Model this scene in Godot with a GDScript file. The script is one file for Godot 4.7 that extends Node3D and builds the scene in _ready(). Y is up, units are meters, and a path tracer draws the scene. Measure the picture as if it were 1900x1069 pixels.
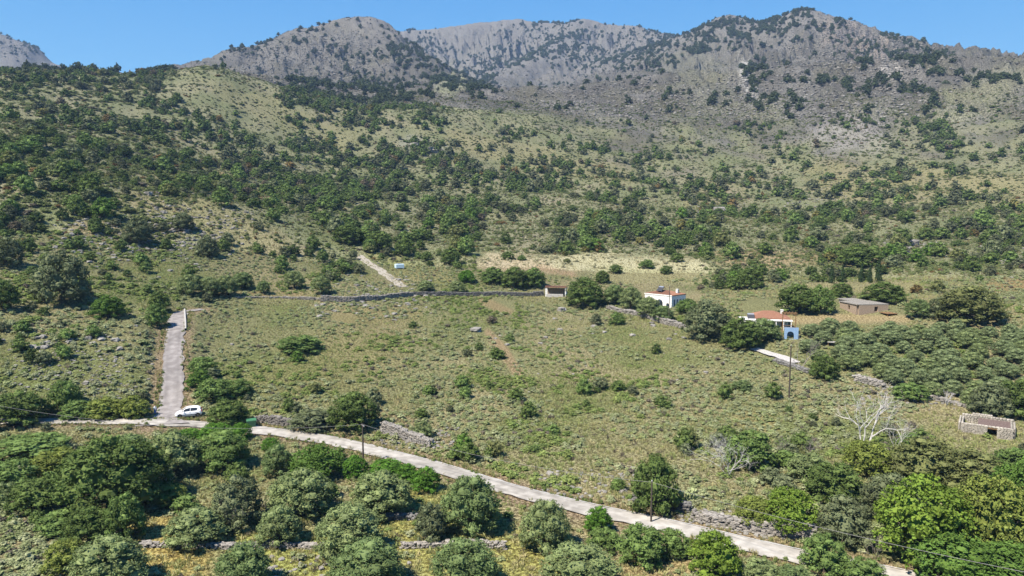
extends Node3D
# A drone view over a country road, a scrub covered field and the mountains behind it.
# Units are metres. The camera stands 31.5 m above the road; "hit(px, py)" finds the ground point seen at a pixel of the 1900 x 1069 photograph.

const F := 1323.0
const CAM := Vector3(0, 31.5, 0)
const PITCH := -5.5
const NA := 560
const NR := 480
const R_IN := 12.0
const R_OUT := 3200.0
const AZ := 0.92                       # half width of the ground sheet, radians

var rng := RandomNumberGenerator.new()
var H := PackedFloat32Array()          # heights on a polar grid about the camera's foot
var taken := {}
var M := {}
var PR := {}                           # prototypes of plants
var n1 := FastNoiseLite.new()
var n2 := FastNoiseLite.new()
var n3 := FastNoiseLite.new()
var RD := PackedFloat32Array()          # distance to the nearest road's edge, on the same grid
var roads: Array = []                  # [PackedVector3Array, half width]

# ------------------------------------------------------------------ helpers
func numbered(called: String) -> String:
	if not taken.has(called):
		taken[called] = 0
		return called
	taken[called] += 1
	return "%s_%03d" % [called, taken[called]]

func tag(o: Node, label := "", category := "", group := "", kind := "") -> Node:
	if label: o.set_meta("label", label)
	if category: o.set_meta("category", category)
	if group: o.set_meta("group", group)
	if kind: o.set_meta("kind", kind)
	return o

func thing(called: String, label: String, category: String, at := Vector3.ZERO, turn := 0.0, group := "") -> Node3D:
	var o := Node3D.new()
	o.name = numbered(called)
	add_child(o)
	o.position = at
	o.rotation.y = turn
	tag(o, label, category, group)
	return o

func obj(called: String, mesh: Mesh, m: Material, parent: Node = null) -> MeshInstance3D:
	var o := MeshInstance3D.new()
	o.mesh = mesh
	o.material_override = m
	if parent == null:
		o.name = numbered(called)
		add_child(o)
	else:
		o.name = called
		parent.add_child(o, true)
	return o

func mat(c: Color, rough := 0.9, vc := false, metal := 0.0) -> StandardMaterial3D:
	var m := StandardMaterial3D.new()
	m.albedo_color = c.linear_to_srgb()
	m.roughness = rough
	m.metallic = metal
	m.metallic_specular = 0.5 if metal > 0.0 or rough < 0.7 else 0.15
	m.vertex_color_use_as_albedo = vc
	m.cull_mode = BaseMaterial3D.CULL_DISABLED
	return m

func leafmat(c: Color, back := 0.4) -> StandardMaterial3D:
	var m := mat(c, 0.85, true)
	m.backlight_enabled = true
	m.backlight = (Color(.85, 1.0, .55) * back).linear_to_srgb()
	return m

func noise_tex(freq: float, oct: int, lo: Color, hi: Color, sd: int, size := 512, kind := FastNoiseLite.TYPE_SIMPLEX_SMOOTH, a := 0.25, b := 0.75) -> NoiseTexture2D:
	var n := FastNoiseLite.new()
	n.noise_type = kind
	n.frequency = freq
	n.fractal_octaves = oct
	n.seed = sd
	var t := NoiseTexture2D.new()
	t.width = size; t.height = size
	t.seamless = true
	t.noise = n
	var g := Gradient.new()
	g.set_color(0, lo); g.set_offset(0, a)
	g.set_color(1, hi); g.set_offset(1, b)
	t.color_ramp = g
	return t

func grain(m: StandardMaterial3D, per_metre: float, t: Texture2D, world := true) -> StandardMaterial3D:
	m.albedo_texture = t
	m.uv1_triplanar = true
	m.uv1_world_triplanar = world
	m.uv1_scale = Vector3.ONE * per_metre
	return m

func rnd(a: float, b: float) -> float: return rng.randf_range(a, b)

func ball() -> Vector3:
	var v := Vector3(rng.randfn(), rng.randfn(), rng.randfn())
	return v.normalized() if v.length() > 0.001 else Vector3.UP

# ------------------------------------------------------------------ the view
func dir(px: float, py: float) -> Vector3:
	return Vector3((px - 950.0) / F, (534.5 - py) / F, -1.0).rotated(Vector3.RIGHT, deg_to_rad(PITCH)).normalized()

func to_px(p: Vector3) -> Vector2:
	var q := (p - CAM).rotated(Vector3.RIGHT, -deg_to_rad(PITCH))
	if q.z > -0.5: return Vector2(-9999, -9999)
	return Vector2(950.0 - F * q.x / q.z, 534.5 + F * q.y / q.z)

func at_r(px: float, py: float, r: float) -> Vector3:
	var d := dir(px, py)
	return CAM + d * (r / Vector2(d.x, d.z).length())

func flat(px: float, py: float, y := 0.0) -> Vector3:
	var d := dir(px, py)
	return CAM + d * ((y - CAM.y) / d.y)

func row_of(r: float) -> float: return log(r / R_IN) / log(R_OUT / R_IN) * (NR - 1)
func r_of(row: float) -> float: return R_IN * exp(log(R_OUT / R_IN) * row / (NR - 1))

func height(x: float, z: float) -> float:
	var a := clampf((atan2(x, -z) + AZ) / (2.0 * AZ) * (NA - 1), 0.0, NA - 1.001)
	var i := clampf(row_of(maxf(Vector2(x, z).length(), R_IN)), 0.0, NR - 1.001)
	var a0 := int(a); var i0 := int(i)
	var fa := a - a0; var fi := i - i0
	var k := i0 * NA + a0
	return lerpf(lerpf(H[k], H[k + 1], fa), lerpf(H[k + NA], H[k + NA + 1], fa), fi)

func ground(p: Vector3) -> Vector3: return Vector3(p.x, height(p.x, p.z), p.z)

func hit(px: float, py: float) -> Vector3:
	var d := dir(px, py)
	var l := Vector2(d.x, d.z).length()
	var a := clampf((atan2(d.x, -d.z) + AZ) / (2.0 * AZ) * (NA - 1), 0.0, NA - 1.001)
	var a0 := int(a); var fa := a - a0
	var before := -1.0
	for i in range(90, NR):
		var r := r_of(i)
		var gap: float = CAM.y + d.y / l * r - lerpf(H[i * NA + a0], H[i * NA + a0 + 1], fa)
		if gap <= 0.0:
			var t: float = before / (before - gap)
			r = lerpf(r_of(i - 1), r, t)
			return ground(CAM + d / l * r)
		before = gap
	return Vector3.ZERO                  # the ray leaves into the sky

# ------------------------------------------------------------------ the lie of the land
# columns of (px of the photo, then py and distance of six points from the field up to the crest of the first hill)
var COLS := [
	[-150, 620, 156, 500, 203, 400, 255, 300, 350, 200, 470, 140, 600],
	[60, 620, 155, 500, 204, 400, 262, 300, 362, 200, 480, 143, 605],
	[150, 620, 152, 500, 208, 400, 275, 300, 385, 200, 500, 154, 620],
	[280, 600, 158, 500, 222, 400, 300, 310, 392, 230, 500, 170, 640],
	[410, 560, 188, 470, 245, 400, 310, 320, 400, 250, 510, 163, 660],
	[500, 555, 194, 470, 250, 400, 320, 325, 415, 265, 520, 196, 650],
	[600, 550, 198, 470, 255, 400, 330, 330, 430, 280, 530, 228, 640],
	[700, 550, 199, 470, 260, 400, 340, 330, 445, 280, 545, 247, 650],
	[830, 550, 200, 470, 265, 400, 350, 330, 460, 280, 560, 243, 660],
	[1000, 545, 203, 480, 260, 400, 365, 340, 470, 300, 560, 272, 650],
	[1200, 560, 195, 500, 245, 450, 310, 400, 390, 350, 480, 318, 600],
	[1500, 600, 165, 560, 195, 500, 255, 450, 320, 400, 400, 325, 560],
	[1900, 600, 170, 560, 200, 500, 262, 450, 330, 400, 410, 320, 600],
	[2050, 600, 170, 560, 200, 500, 262, 450, 330, 400, 410, 320, 600]]

# mountain ridges: reach of the slope, then px, py, distance of points along the crest
var RIDGES := [
	[370, 285, 165, 1350, 380, 116, 1400, 460, 87, 1420, 560, 57, 1450, 635, 41, 1450, 690, 47, 1450],
	[430, 690, 47, 1450, 740, 95, 1300, 800, 150, 1120, 850, 205, 980, 900, 240, 860],
	[800, 560, 85, 2500, 715, 60, 2500, 800, 55, 2450, 900, 42, 2400, 960, 37, 2400, 1050, 46, 2300, 1080, 46, 2300, 1180, 50, 2200, 1265, 71, 2100, 1400, 85, 2000],
	[480, 1080, 56, 2250, 1040, 75, 2050, 980, 115, 1800, 900, 160, 1550, 850, 190, 1350],
	[600, 1180, 104, 1800, 1265, 70, 1700, 1350, 42, 1600, 1420, 48, 1550, 1490, 30, 1500, 1560, 44, 1480, 1650, 70, 1450, 1700, 97, 1430, 1800, 131, 1400, 1900, 152, 1380, 2080, 190, 1350],
	[325, 1350, 50, 1600, 1290, 100, 1400, 1200, 160, 1200, 1100, 215, 1030, 1010, 255, 900],
	[360, 1490, 40, 1500, 1545, 90, 1330, 1600, 150, 1160, 1650, 215, 980],
	[420, -300, -10, 2600, -100, 25, 2600, 0, 62, 2500, 40, 78, 2450, 100, 120, 2400, 200, 180, 2350]]

func build_heights() -> void:
	var rails: Array = []
	for k in 6:
		var rail: Array = []
		for c in COLS:
			var p := at_r(c[0], c[1 + 2 * k], c[2 + 2 * k])
			rail.append([atan2(p.x, -p.z), c[2 + 2 * k], p.y])
		rails.append(rail)
	var crest_r := PackedFloat32Array(); var crest_h := PackedFloat32Array()
	H.resize(NA * NR)
	var rs := PackedFloat32Array()
	for i in NR: rs.append(r_of(i))
	for a in NA:
		var az := -AZ + 2.0 * AZ * a / (NA - 1)
		var far: float = 1.0 / cos(minf(absf(az), .75))
		var pr: Array = [[R_IN, -1.5], [80.0, -0.3], [88.0, 0.0], [minf(106.0 * far, 138.0), 0.0]]
		for k in 6:
			var rail: Array = rails[k]
			var j := 0
			while j < rail.size() - 2 and az > rail[j + 1][0]: j += 1
			var t := clampf((az - rail[j][0]) / (rail[j + 1][0] - rail[j][0]), 0.0, 1.0)
			pr.append([lerpf(rail[j][1], rail[j + 1][1], t), lerpf(rail[j][2], rail[j + 1][2], t)])
		var cr: float = pr[-1][0]; var ch: float = pr[-1][1]
		var right := smoothstep(-0.02, 0.2, az)
		pr.append([cr * 1.2, lerpf(ch - 16.0, ch + 8.0, right)])
		pr.append([1500.0, lerpf(ch - 22.0, ch + 25.0, right)])
		pr.append([R_OUT + 10.0, lerpf(ch - 22.0, ch + 25.0, right)])
		var s := 0
		for i in NR:
			while s < pr.size() - 2 and rs[i] > pr[s + 1][0]: s += 1
			var t := clampf((rs[i] - pr[s][0]) / (pr[s + 1][0] - pr[s][0]), 0.0, 1.0)
			H[i * NA + a] = lerpf(pr[s][1], pr[s + 1][1], t)
	for k in 2:
		blur(5, 1, NA)
		blur(9, NA, NR)
	# ridges
	var segs: Array = []
	for rd in RIDGES:
		var along := rnd(0, 900)
		for j in range(1, rd.size() - 3, 3):
			var p := at_r(rd[j], rd[j + 1], rd[j + 2]); var q := at_r(rd[j + 3], rd[j + 4], rd[j + 5])
			segs.append([Vector2(p.x, p.z), Vector2(q.x, q.z) - Vector2(p.x, p.z), p.y, q.y, float(rd[0]), along, RIDGES.find(rd)])
			along += Vector2(p.x, p.z).distance_to(Vector2(q.x, q.z))
	var bumps: Array = []
	for q in [[170, 400, 300, 330, 395, 285, 48.0, 9.0], [430, 165, 625, 800, 262, 600, 55.0, 9.0], [60, 300, 400, 240, 290, 400, 45.0, 7.0]]:
		var u := at_r(q[0], q[1], q[2]); var w := at_r(q[3], q[4], q[5])
		bumps.append([Vector2(u.x, u.z), Vector2(w.x, w.z), float(q[6]), float(q[7])])
	var of := PackedFloat32Array()
	of.resize(RIDGES.size())
	for i in NR:
		var r := rs[i]
		var fade := smoothstep(480.0, 900.0, r)
		var rough := smoothstep(95.0, 190.0, r)
		for a in NA:
			var az := -AZ + 2.0 * AZ * a / (NA - 1)
			var x := r * sin(az); var z := -r * cos(az)
			var k := i * NA + a
			var h := H[k]
			if fade > 0.0:
				var best := 0.0
				var soft := 0.0
				of.fill(0.0)
				var p := Vector2(x, z)
				for sg in segs:
					var e: Vector2 = sg[1]
					var w: Vector2 = p - sg[0]
					var t := clampf(w.dot(e) / e.length_squared(), 0.0, 1.0)
					var d := (w - e * t).length()
					var reach: float = sg[4]
					if d > reach * 4.0: continue
					var top := lerpf(sg[2], sg[3], t) - h
					if top <= 0.0: continue
					var u: float = sg[5] + e.length() * t
					var gull: float = 1.0 - absf(n2.get_noise_2d(u * .5 + n1.get_noise_2d(x, z) * 50.0, d * 0.22))*1.0
					var dd := sqrt(d * d + 1600.0) - 40.0
					var c := top * exp(-dd / reach) * (1.0 - 0.29 * (1.0 - gull) * 2.0 * smoothstep(15.0, 200.0, d))
					if c > of[sg[6]]: of[sg[6]] = c
				for c in of: soft += pow(c * 0.01, 14.0)
				if soft > 0.0: best = 100.0 * pow(soft, 1.0 / 14.0)
				h += best * fade
				h += (n2.get_noise_2d(x * 0.9, z * 0.9) * 4.0 + n1.get_noise_2d(x * 3.0, z * 3.0) * 2.5) * fade
			for b in bumps:
				var bd: float = Geometry2D.get_closest_point_to_segment(Vector2(x, z), b[0], b[1]).distance_to(Vector2(x, z)) / b[2]
				if bd < 2.5: h += b[3] * exp(-bd * bd)
			h += n1.get_noise_2d(x * 0.8 + 50, z * 0.8) * 1.6 * rough + n3.get_noise_2d(x, z) * 0.25 * rough
			h += n2.get_noise_2d(x * 0.8, z * 0.8) * 5.0 * smoothstep(260.0, 420.0, r) * (1.0 - fade)
			H[k] = h

func blur(n: int, step: int, count: int) -> void:
	# a running mean along one axis of the height grid
	var lines := NA * NR / count
	for l in lines:
		var base := l * NA if step == 1 else l
		var src := PackedFloat32Array(); src.resize(count)
		for i in count: src[i] = H[base + i * step]
		var sum := 0.0; var lo := 0; var hi := -1
		for i in count:
			var want_lo := maxi(0, i - n); var want_hi := mini(count - 1, i + n)
			while hi < want_hi: hi += 1; sum += src[hi]
			while lo < want_lo: sum -= src[lo]; lo += 1
			H[base + i * step] = sum / (hi - lo + 1)

func add_road(pts: Array, half: float) -> PackedVector3Array:
	# a smooth centre line on the ground; the ground below it is levelled
	var c := Curve3D.new()
	c.bake_interval = 1.5
	for i in pts.size():
		var a: Vector3 = pts[maxi(i - 1, 0)]; var b: Vector3 = pts[mini(i + 1, pts.size() - 1)]
		c.add_point(pts[i], -(b - a) * 0.16, (b - a) * 0.16)
	var line := c.get_baked_points()
	var ys := PackedFloat32Array()
	for p in line: ys.append(height(p.x, p.z))
	for k in 3:
		var s := ys.duplicate()
		for i in ys.size():
			var sum := 0.0; var cnt := 0
			for j in range(maxi(0, i - 5), mini(ys.size(), i + 6)): sum += s[j]; cnt += 1
			ys[i] = sum / cnt
	for i in line.size():
		line[i].y = ys[i]
		if roads.size() and i < 18: line[i].y = lerpf(road_at(line[0].x, line[0].z).y, ys[i], smoothstep(4.0, 18.0, i))
	roads.append([line, half])
	return line

func road_at(x: float, z: float, most := 6.0) -> Vector2:
	# (distance beyond the nearest road's edge, height of that road)
	var best := Vector2(99, 0)
	for rd in roads:
		var line: PackedVector3Array = rd[0]
		var j := 0
		while j < line.size():
			var d: float = Vector2(line[j].x - x, line[j].z - z).length() - rd[1]
			if d < best.x: best = Vector2(d, line[j].y)
			j += 1 if d < 12.0 else int(d / 1.6)
	return best

func level_roads() -> void:
	RD.resize(NA * NR); RD.fill(99.0)
	for i in NR:
		var r := r_of(i)
		if r < 50.0 or r > 330.0: continue
		for a in NA:
			var az := -AZ + 2.0 * AZ * a / (NA - 1)
			var rd := road_at(r * sin(az), -r * cos(az))
			RD[i * NA + a] = rd.x
			if rd.x < 5.0:
				var k := i * NA + a
				H[k] = lerpf(rd.y - 0.2, H[k], smoothstep(0.5, 4.5, rd.x))

func ribbon(line: PackedVector3Array, half: float, off: float, up: float, thick := 0.0) -> ArrayMesh:
	# a strip along a line, shifted sideways by off
	var v := PackedVector3Array(); var uv := PackedVector2Array(); var ix := PackedInt32Array()
	var along := 0.0
	for i in line.size():
		var t := (line[mini(i + 1, line.size() - 1)] - line[maxi(i - 1, 0)])
		var side := Vector3(-t.z, 0, t.x).normalized()
		if i > 0: along += line[i].distance_to(line[i - 1])
		for s in [-1.0, 1.0]:
			v.append(line[i] + side * (off + half * s) + Vector3.UP * up)
			uv.append(Vector2(s * half, along))
		if thick > 0.0:
			for s in [-1.0, 1.0]:
				v.append(line[i] + side * (off + (half + 0.12) * s) + Vector3.UP * (up - thick))
				uv.append(Vector2(s * half, along))
	var w := 4 if thick > 0.0 else 2
	for i in line.size() - 1:
		var b := i * w
		quad(ix, b, b + 1, b + w + 1, b + w)
		if thick > 0.0:
			quad(ix, b + 2, b, b + w, b + w + 2)
			quad(ix, b + 1, b + 3, b + w + 3, b + w + 1)
	return made(v, ix, PackedColorArray(), uv)

func quad(ix: PackedInt32Array, a: int, b: int, c: int, d: int) -> void:
	ix.append_array(PackedInt32Array([a, b, c, a, c, d]))

func made(v: PackedVector3Array, ix: PackedInt32Array, col := PackedColorArray(), uv := PackedVector2Array(), nm := PackedVector3Array()) -> ArrayMesh:
	var arr := []
	arr.resize(Mesh.ARRAY_MAX)
	arr[Mesh.ARRAY_VERTEX] = v
	if ix.size(): arr[Mesh.ARRAY_INDEX] = ix
	if col.size(): arr[Mesh.ARRAY_COLOR] = col
	if uv.size(): arr[Mesh.ARRAY_TEX_UV] = uv
	if nm.size(): arr[Mesh.ARRAY_NORMAL] = nm
	var m := ArrayMesh.new()
	m.add_surface_from_arrays(Mesh.PRIMITIVE_TRIANGLES, arr)
	return m

# ------------------------------------------------------------------ ground cover colours, as patches [x0, y0, x1, y1, radius] of the view with a base colour
var PATCHES := [
	[910, 484, 1060, 496, 26, .44, .37, .25, .95], [1040, 484, 1290, 496, 32, .43, .40, .25, .95], [1120, 510, 1300, 518, 24, .37, .36, .20, .85],
	[1000, 495, 1060, 510, 10, .42, .31, .20, .7], [1330, 540, 1420, 535, 22, .30, .28, .14, .75], [1490, 535, 1700, 532, 16, .35, .34, .17, .85],
	[1450, 592, 1680, 592, 13, .46, .38, .22, .9], [1350, 590, 1420, 598, 14, .40, .34, .20, .7], [1840, 535, 1900, 528, 22, .40, .27, .14, .6],
	[1690, 560, 1900, 575, 20, .38, .34, .19, .75], [900, 560, 940, 580, 14, .40, .30, .18, .6], [905, 615, 960, 690, 9, .42, .31, .20, .7],
	[640, 585, 760, 580, 24, .34, .29, .14, .5], [1380, 775, 1430, 790, 20, .42, .36, .17, .6], [270, 900, 330, 1069, 70, .44, .36, .13, .85],
	[480, 1040, 600, 1040, 60, .34, .37, .11, .85], [740, 970, 980, 1060, 80, .36, .36, .115, .85], [1190, 1060, 1260, 1069, 40, .42, .34, .18, .8],
	[100, 840, 60, 850, 24, .38, .28, .19, .7], [360, 540, 560, 548, 10, .36, .27, .16, .5], [150, 420, 330, 430, 25, .32, .24, .15, .5],
	[280, 360, 480, 440, 60, .30, .26, .13, .5], [440, 745, 700, 640, 60, .30, .27, .13, .4], [700, 480, 830, 525, 26, .30, .29, .12, .6],
	[1320, 375, 1330, 375, 60, .27, .22, .13, .4], [1550, 330, 1900, 360, 60, .28, .24, .12, .5], [850, 262, 1150, 330, 35, .25, .23, .125, .7],
	[430, 175, 640, 260, 40, .23, .22, .12, .7], [400, 330, 480, 360, 20, .36, .22, .09, .5], [1350, 480, 1640, 480, 30, .32, .23, .13, .6],
	[830, 160, 850, 150, 28, .22, .23, .14, .7], [1560, 250, 1600, 250, 60, .30, .28, .27, .7], [1380, 120, 1395, 185, 12, .44, .43, .41, .8],
	[1650, 130, 1660, 135, 18, .5, .47, .44, .8], [1560, 60, 1620, 90, 40, .30, .25, .22, .6], [760, 265, 820, 280, 22, .30, .30, .27, .5],
	[1640, 290, 1860, 150, 60, .24, .24, .15, .45], [1290, 120, 1330, 190, 60, .19, .19, .13, .4], [700, 770, 860, 830, 16, .34, .25, .16, .4], [390, 790, 470, 792, 8, .42, .33, .22, .9]]

func seg_d(p: Vector2, x0: float, y0: float, x1: float, y1: float, flatten := 1.0) -> float:
	var a := Vector2(x0, y0); var e := Vector2(x1 - x0, y1 - y0); var w := p - a
	var t := clampf(w.dot(e) / maxf(e.length_squared(), 0.01), 0.0, 1.0)
	var q := w - e * t
	return Vector2(q.x, q.y * flatten).length()

func ground_color(x: float, z: float, y: float, r: float, steep: float) -> Color:
	var p := to_px(Vector3(x, y, z))
	var a := n1.get_noise_2d(x, z); var b := n2.get_noise_2d(x * 2.0, z * 2.0); var f := n3.get_noise_2d(x * 0.6, z * 0.6)
	var near := Color(.27, .28, .145).lerp(Color(.37, .335, .20), clampf(a * 1.1 + f * 0.6 + 0.3, 0, 1))
	near = near.lerp(Color(.185, .23, .085), clampf(b * 2.0 + f * .5, 0, .85))
	var hill := Color(.235, .23, .14).lerp(Color(.175, .19, .10), clampf(b * 1.5 + .5, 0, 1))
	hill = hill.lerp(Color(.275, .24, .17), clampf(a * 1.4 - .15 + f * .5, 0, .7))
	var rock := Color(.108, .102, .092).lerp(Color(.168, .16, .148), clampf(n3.get_noise_2d(x * .12, z * .12) * 1.6 + .35, 0, 1))
	rock = rock.lerp(Color(.118, .112, .08), clampf(n2.get_noise_2d(x * 1.1 + 300, z * 1.1) * 2.2 + .0 - steep * .2, 0, .7))
	var c := near.lerp(hill, smoothstep(190.0, 300.0, r))
	var east := smoothstep(0.0, .14, atan2(x, -z))
	var lift := lerpf(smoothstep(668.0, 715.0, r + a * 40.0), smoothstep(540.0, 730.0, r + a * 150.0), east)
	c = c.lerp(rock, lift)
	c = c.lerp(Color(.245, .23, .215), lift * smoothstep(240.0, 430.0, y + a * 60.0) * .6)
	for q in PATCHES:
		if absf(p.x - (q[0] + q[2]) * .5) > absf(q[2] - q[0]) * .5 + q[4] * 1.5: continue
		var d: float = seg_d(p, q[0], q[1], q[2], q[3], 1.6 if q[1] < 600 else 1.0) / q[4]
		if d < 1.4: c = c.lerp(Color(q[5], q[6], q[7]), q[8] * (1.0 - smoothstep(.55, 1.25, d + f * .5 + b * .5)))
	return c

func build_ground() -> void:
	var gm := mat(Color(.62, .62, .62), 0.96, true)
	grain(gm, 1.0 / 7.0, noise_tex(0.035, 5, Color(.62, .6, .56), Color(1, 1, 1), 11, 1024))
	gm.detail_enabled = true
	gm.detail_uv_layer = BaseMaterial3D.DETAIL_UV_2
	gm.uv2_triplanar = true; gm.uv2_world_triplanar = true; gm.uv2_scale = Vector3.ONE / 29.0
	gm.detail_blend_mode = BaseMaterial3D.BLEND_MODE_MUL
	gm.detail_albedo = noise_tex(0.05, 5, Color(.6, .58, .56), Color(1, 1, 1), 12, 1024, FastNoiseLite.TYPE_SIMPLEX_SMOOTH, .3, .62)
	var mm := mat(Color(.62, .62, .62), 0.96, true)
	grain(mm, 1.0 / 110.0, noise_tex(0.06, 5, Color(.44, .44, .43), Color(1, 1, 1), 13, 1024, FastNoiseLite.TYPE_SIMPLEX_SMOOTH, .3, .68))
	var hm := mat(Color(.62, .62, .62), 0.96, true)
	grain(hm, 1.0 / 31.0, noise_tex(0.05, 5, Color(.5, .5, .48), Color(1, 1, 1), 14, 1024, FastNoiseLite.TYPE_SIMPLEX_SMOOTH, .3, .68))
	var nrm := PackedVector3Array(); nrm.resize(NA * NR)
	var pos := PackedVector3Array(); pos.resize(NA * NR)
	var col := PackedColorArray(); col.resize(NA * NR)
	for i in NR:
		var r := r_of(i)
		for a in NA:
			var az := -AZ + 2.0 * AZ * a / (NA - 1)
			pos[i * NA + a] = Vector3(r * sin(az), H[i * NA + a], -r * cos(az))
	for i in NR:
		var r := r_of(i)
		for a in NA:
			var k := i * NA + a
			var u := pos[mini(i + 1, NR - 1) * NA + a] - pos[maxi(i - 1, 0) * NA + a]
			var w := pos[i * NA + mini(a + 1, NA - 1)] - pos[i * NA + maxi(a - 1, 0)]
			var n := w.cross(u).normalized()
			nrm[k] = n if n.y > 0.0 else -n
			var c := ground_color(pos[k].x, pos[k].z, pos[k].y, r, 1.0 - nrm[k].y)
			if RD[k] < 2.6: c = c.lerp(Color(.34, .26, .185), .8 * (1.0 - smoothstep(.5, 2.4, RD[k] + n3.get_noise_2d(pos[k].x, pos[k].z))))
			col[k] = Color(c.r / .62, c.g / .62, c.b / .62)
	var cuts := [0, int(row_of(240)), int(row_of(690)), NR - 1]
	var names := ["ground", "hillside", "mountain"]
	var mats := [gm, hm, mm]
	for s in 3:
		var lo: int = cuts[s]; var hi: int = cuts[s + 1]
		var ix := PackedInt32Array()
		for i in hi - lo:
			for a in NA - 1:
				quad(ix, i * NA + NA + a, i * NA + NA + a + 1, i * NA + a + 1, i * NA + a)
		var o := obj(names[s], made(pos.slice(lo * NA, (hi + 1) * NA), ix, col.slice(lo * NA, (hi + 1) * NA), PackedVector2Array(), nrm.slice(lo * NA, (hi + 1) * NA)), mats[s])
		tag(o, ["rough dry field and terraced ground with grass between the shrubs", "scrub covered foothill rising behind the field", "bare grey limestone mountain with scattered dark shrubs"][s], names[s], "", "structure")

# ------------------------------------------------------------------ plants
var ico_v := PackedVector3Array()
var ico_i := PackedInt32Array()

func core(v: PackedVector3Array, ix: PackedInt32Array, col: PackedColorArray, c: Vector3, r: Vector3, tone: float) -> void:
	# the dense twigs and leaves inside one lobe
	if ico_v.is_empty():
		var sm := SphereMesh.new()
		sm.radial_segments = 7; sm.rings = 3; sm.radius = 1.0; sm.height = 2.0
		var arr := sm.get_mesh_arrays()
		ico_v = arr[Mesh.ARRAY_VERTEX]; ico_i = arr[Mesh.ARRAY_INDEX]
	var k := v.size()
	for p in ico_v:
		v.append(c + p * r * (1.0 + n3.get_noise_3dv((c + p * .3) * 90.0) * .35))
		col.append(Color(tone, tone, tone * .95))
	for q in ico_i: ix.append(k + q)

func crown(sd: int, lobes: Array, count: int, size: float, aspect: float, low := 0.45, droop := 0.0) -> ArrayMesh:
	# leaf sprigs spread over the outside of overlapping lobes; vertex colours vary the tone of lobe, sprig and leaf
	rng.seed = sd
	var v := PackedVector3Array(); var ix := PackedInt32Array(); var col := PackedColorArray()
	var total := 0.0
	var tones: Array = []
	for l in lobes:
		total += l[1].x * l[1].x
		tones.append(rnd(low + .18, .95))
		core(v, ix, col, l[0], l[1] * ((.68 if l[1].x < .25 else .5) if droop == 0.0 else .46), tones[-1])
	var sprigs := count / 7
	var n := 0
	while n < sprigs:
		var pick := rng.randf() * total
		var li := 0
		for q in lobes.size():
			li = q
			pick -= lobes[q][1].x * lobes[q][1].x
			if pick <= 0.0: break
		var l: Array = lobes[li]
		var d := ball()
		if d.y < -0.35 and rng.randf() < 0.6: continue
		var p: Vector3 = l[0] + d * l[1] * rnd(0.74, 1.08)
		var inside := false
		for q in lobes:
			if q != l and ((p - q[0]) / q[1]).length() < 0.76:
				inside = true
				break
		if inside:
			if rng.randf() < .12: n += 1
			continue
		n += 1
		var tone: float = tones[li] * rnd(.82, 1.12)
		for j in 7:
			var c := p + ball() * size * rnd(0.3, 1.7)
			var nm := (d * 0.85 + ball() * 0.85 + Vector3.UP * .15).normalized()
			var t := nm.cross(ball()).normalized()
			t = (t + Vector3.DOWN * droop).normalized()
			var b := nm.cross(t) * size * rnd(0.6, 1.2) / aspect
			t *= size * rnd(0.6, 1.2)
			var k := v.size()
			v.append_array(PackedVector3Array([c - t, c + b, c + t, c - b + nm * size * 0.2]))
			var cc := clampf(tone * rnd(0.8, 1.15), 0, 1)
			var cl := Color(cc * rnd(.92, 1.0), cc, cc * rnd(.85, 1.0))
			for e in 4: col.append(cl)
			quad(ix, k, k + 1, k + 2, k + 3)
	return made(v, ix, col)

func tuft(sd: int, blades: int, w: float, spread: float) -> ArrayMesh:
	rng.seed = sd
	var v := PackedVector3Array(); var ix := PackedInt32Array(); var col := PackedColorArray()
	for i in blades:
		var a := rnd(0, TAU); var rad := sqrt(rng.randf()) * 0.32
		var base := Vector3(cos(a) * rad, -0.04, sin(a) * rad)
		var tip := base * (1.0 + spread) + Vector3(rng.randfn() * .12, rnd(.45, 1.0), rng.randfn() * .12)
		var side := Vector3(cos(a + rnd(-2, 2)), 0, sin(a + rnd(-2, 2))) * w * rnd(.6, 1.3)
		var k := v.size()
		var mid := base.lerp(tip, .6)
		v.append_array(PackedVector3Array([base - side * .5, base + side * .5, mid + side, tip, mid - side]))
		var c := rnd(.55, 1.0)
		for e in 5: col.append(Color(c, c * rnd(.93, 1), c * rnd(.8, 1)))
		ix.append_array(PackedInt32Array([k, k + 1, k + 2, k, k + 2, k + 4, k + 4, k + 2, k + 3]))
	return made(v, ix, col)

func dome(sd: int, n: int, w: float, h: float, lob: float, base := 0.3) -> Array:
	# lobes of uneven size over an uneven dome of width 1 and height 1, round a few large inner masses
	rng.seed = sd
	var out: Array = []
	for k in 4:
		var a := TAU * k / 4.0 + rnd(-.4, .4)
		out.append([Vector3(cos(a) * .15, base + (h - base) * rnd(.36, .5), sin(a) * .15), Vector3(.30, (h - base) * rnd(.36, .46), .30)])
	for i in n:
		var a := 2.39996 * i + rnd(-.25, .25)
		var up := clampf((i + .5) / n + rnd(-.07, .07), 0.0, 1.0)
		var s := lob * rnd(.6, 1.35)
		var rr := (0.5 - s * .8) * sqrt(maxf(1.0 - pow(up, 2.2), .02)) * w * rnd(.84, 1.06)
		out.append([Vector3(cos(a) * rr, base + s * .6 + up * (h - base - s * 1.3), sin(a) * rr), Vector3(s, s * rnd(.75, 1.0), s)])
	return out

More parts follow.
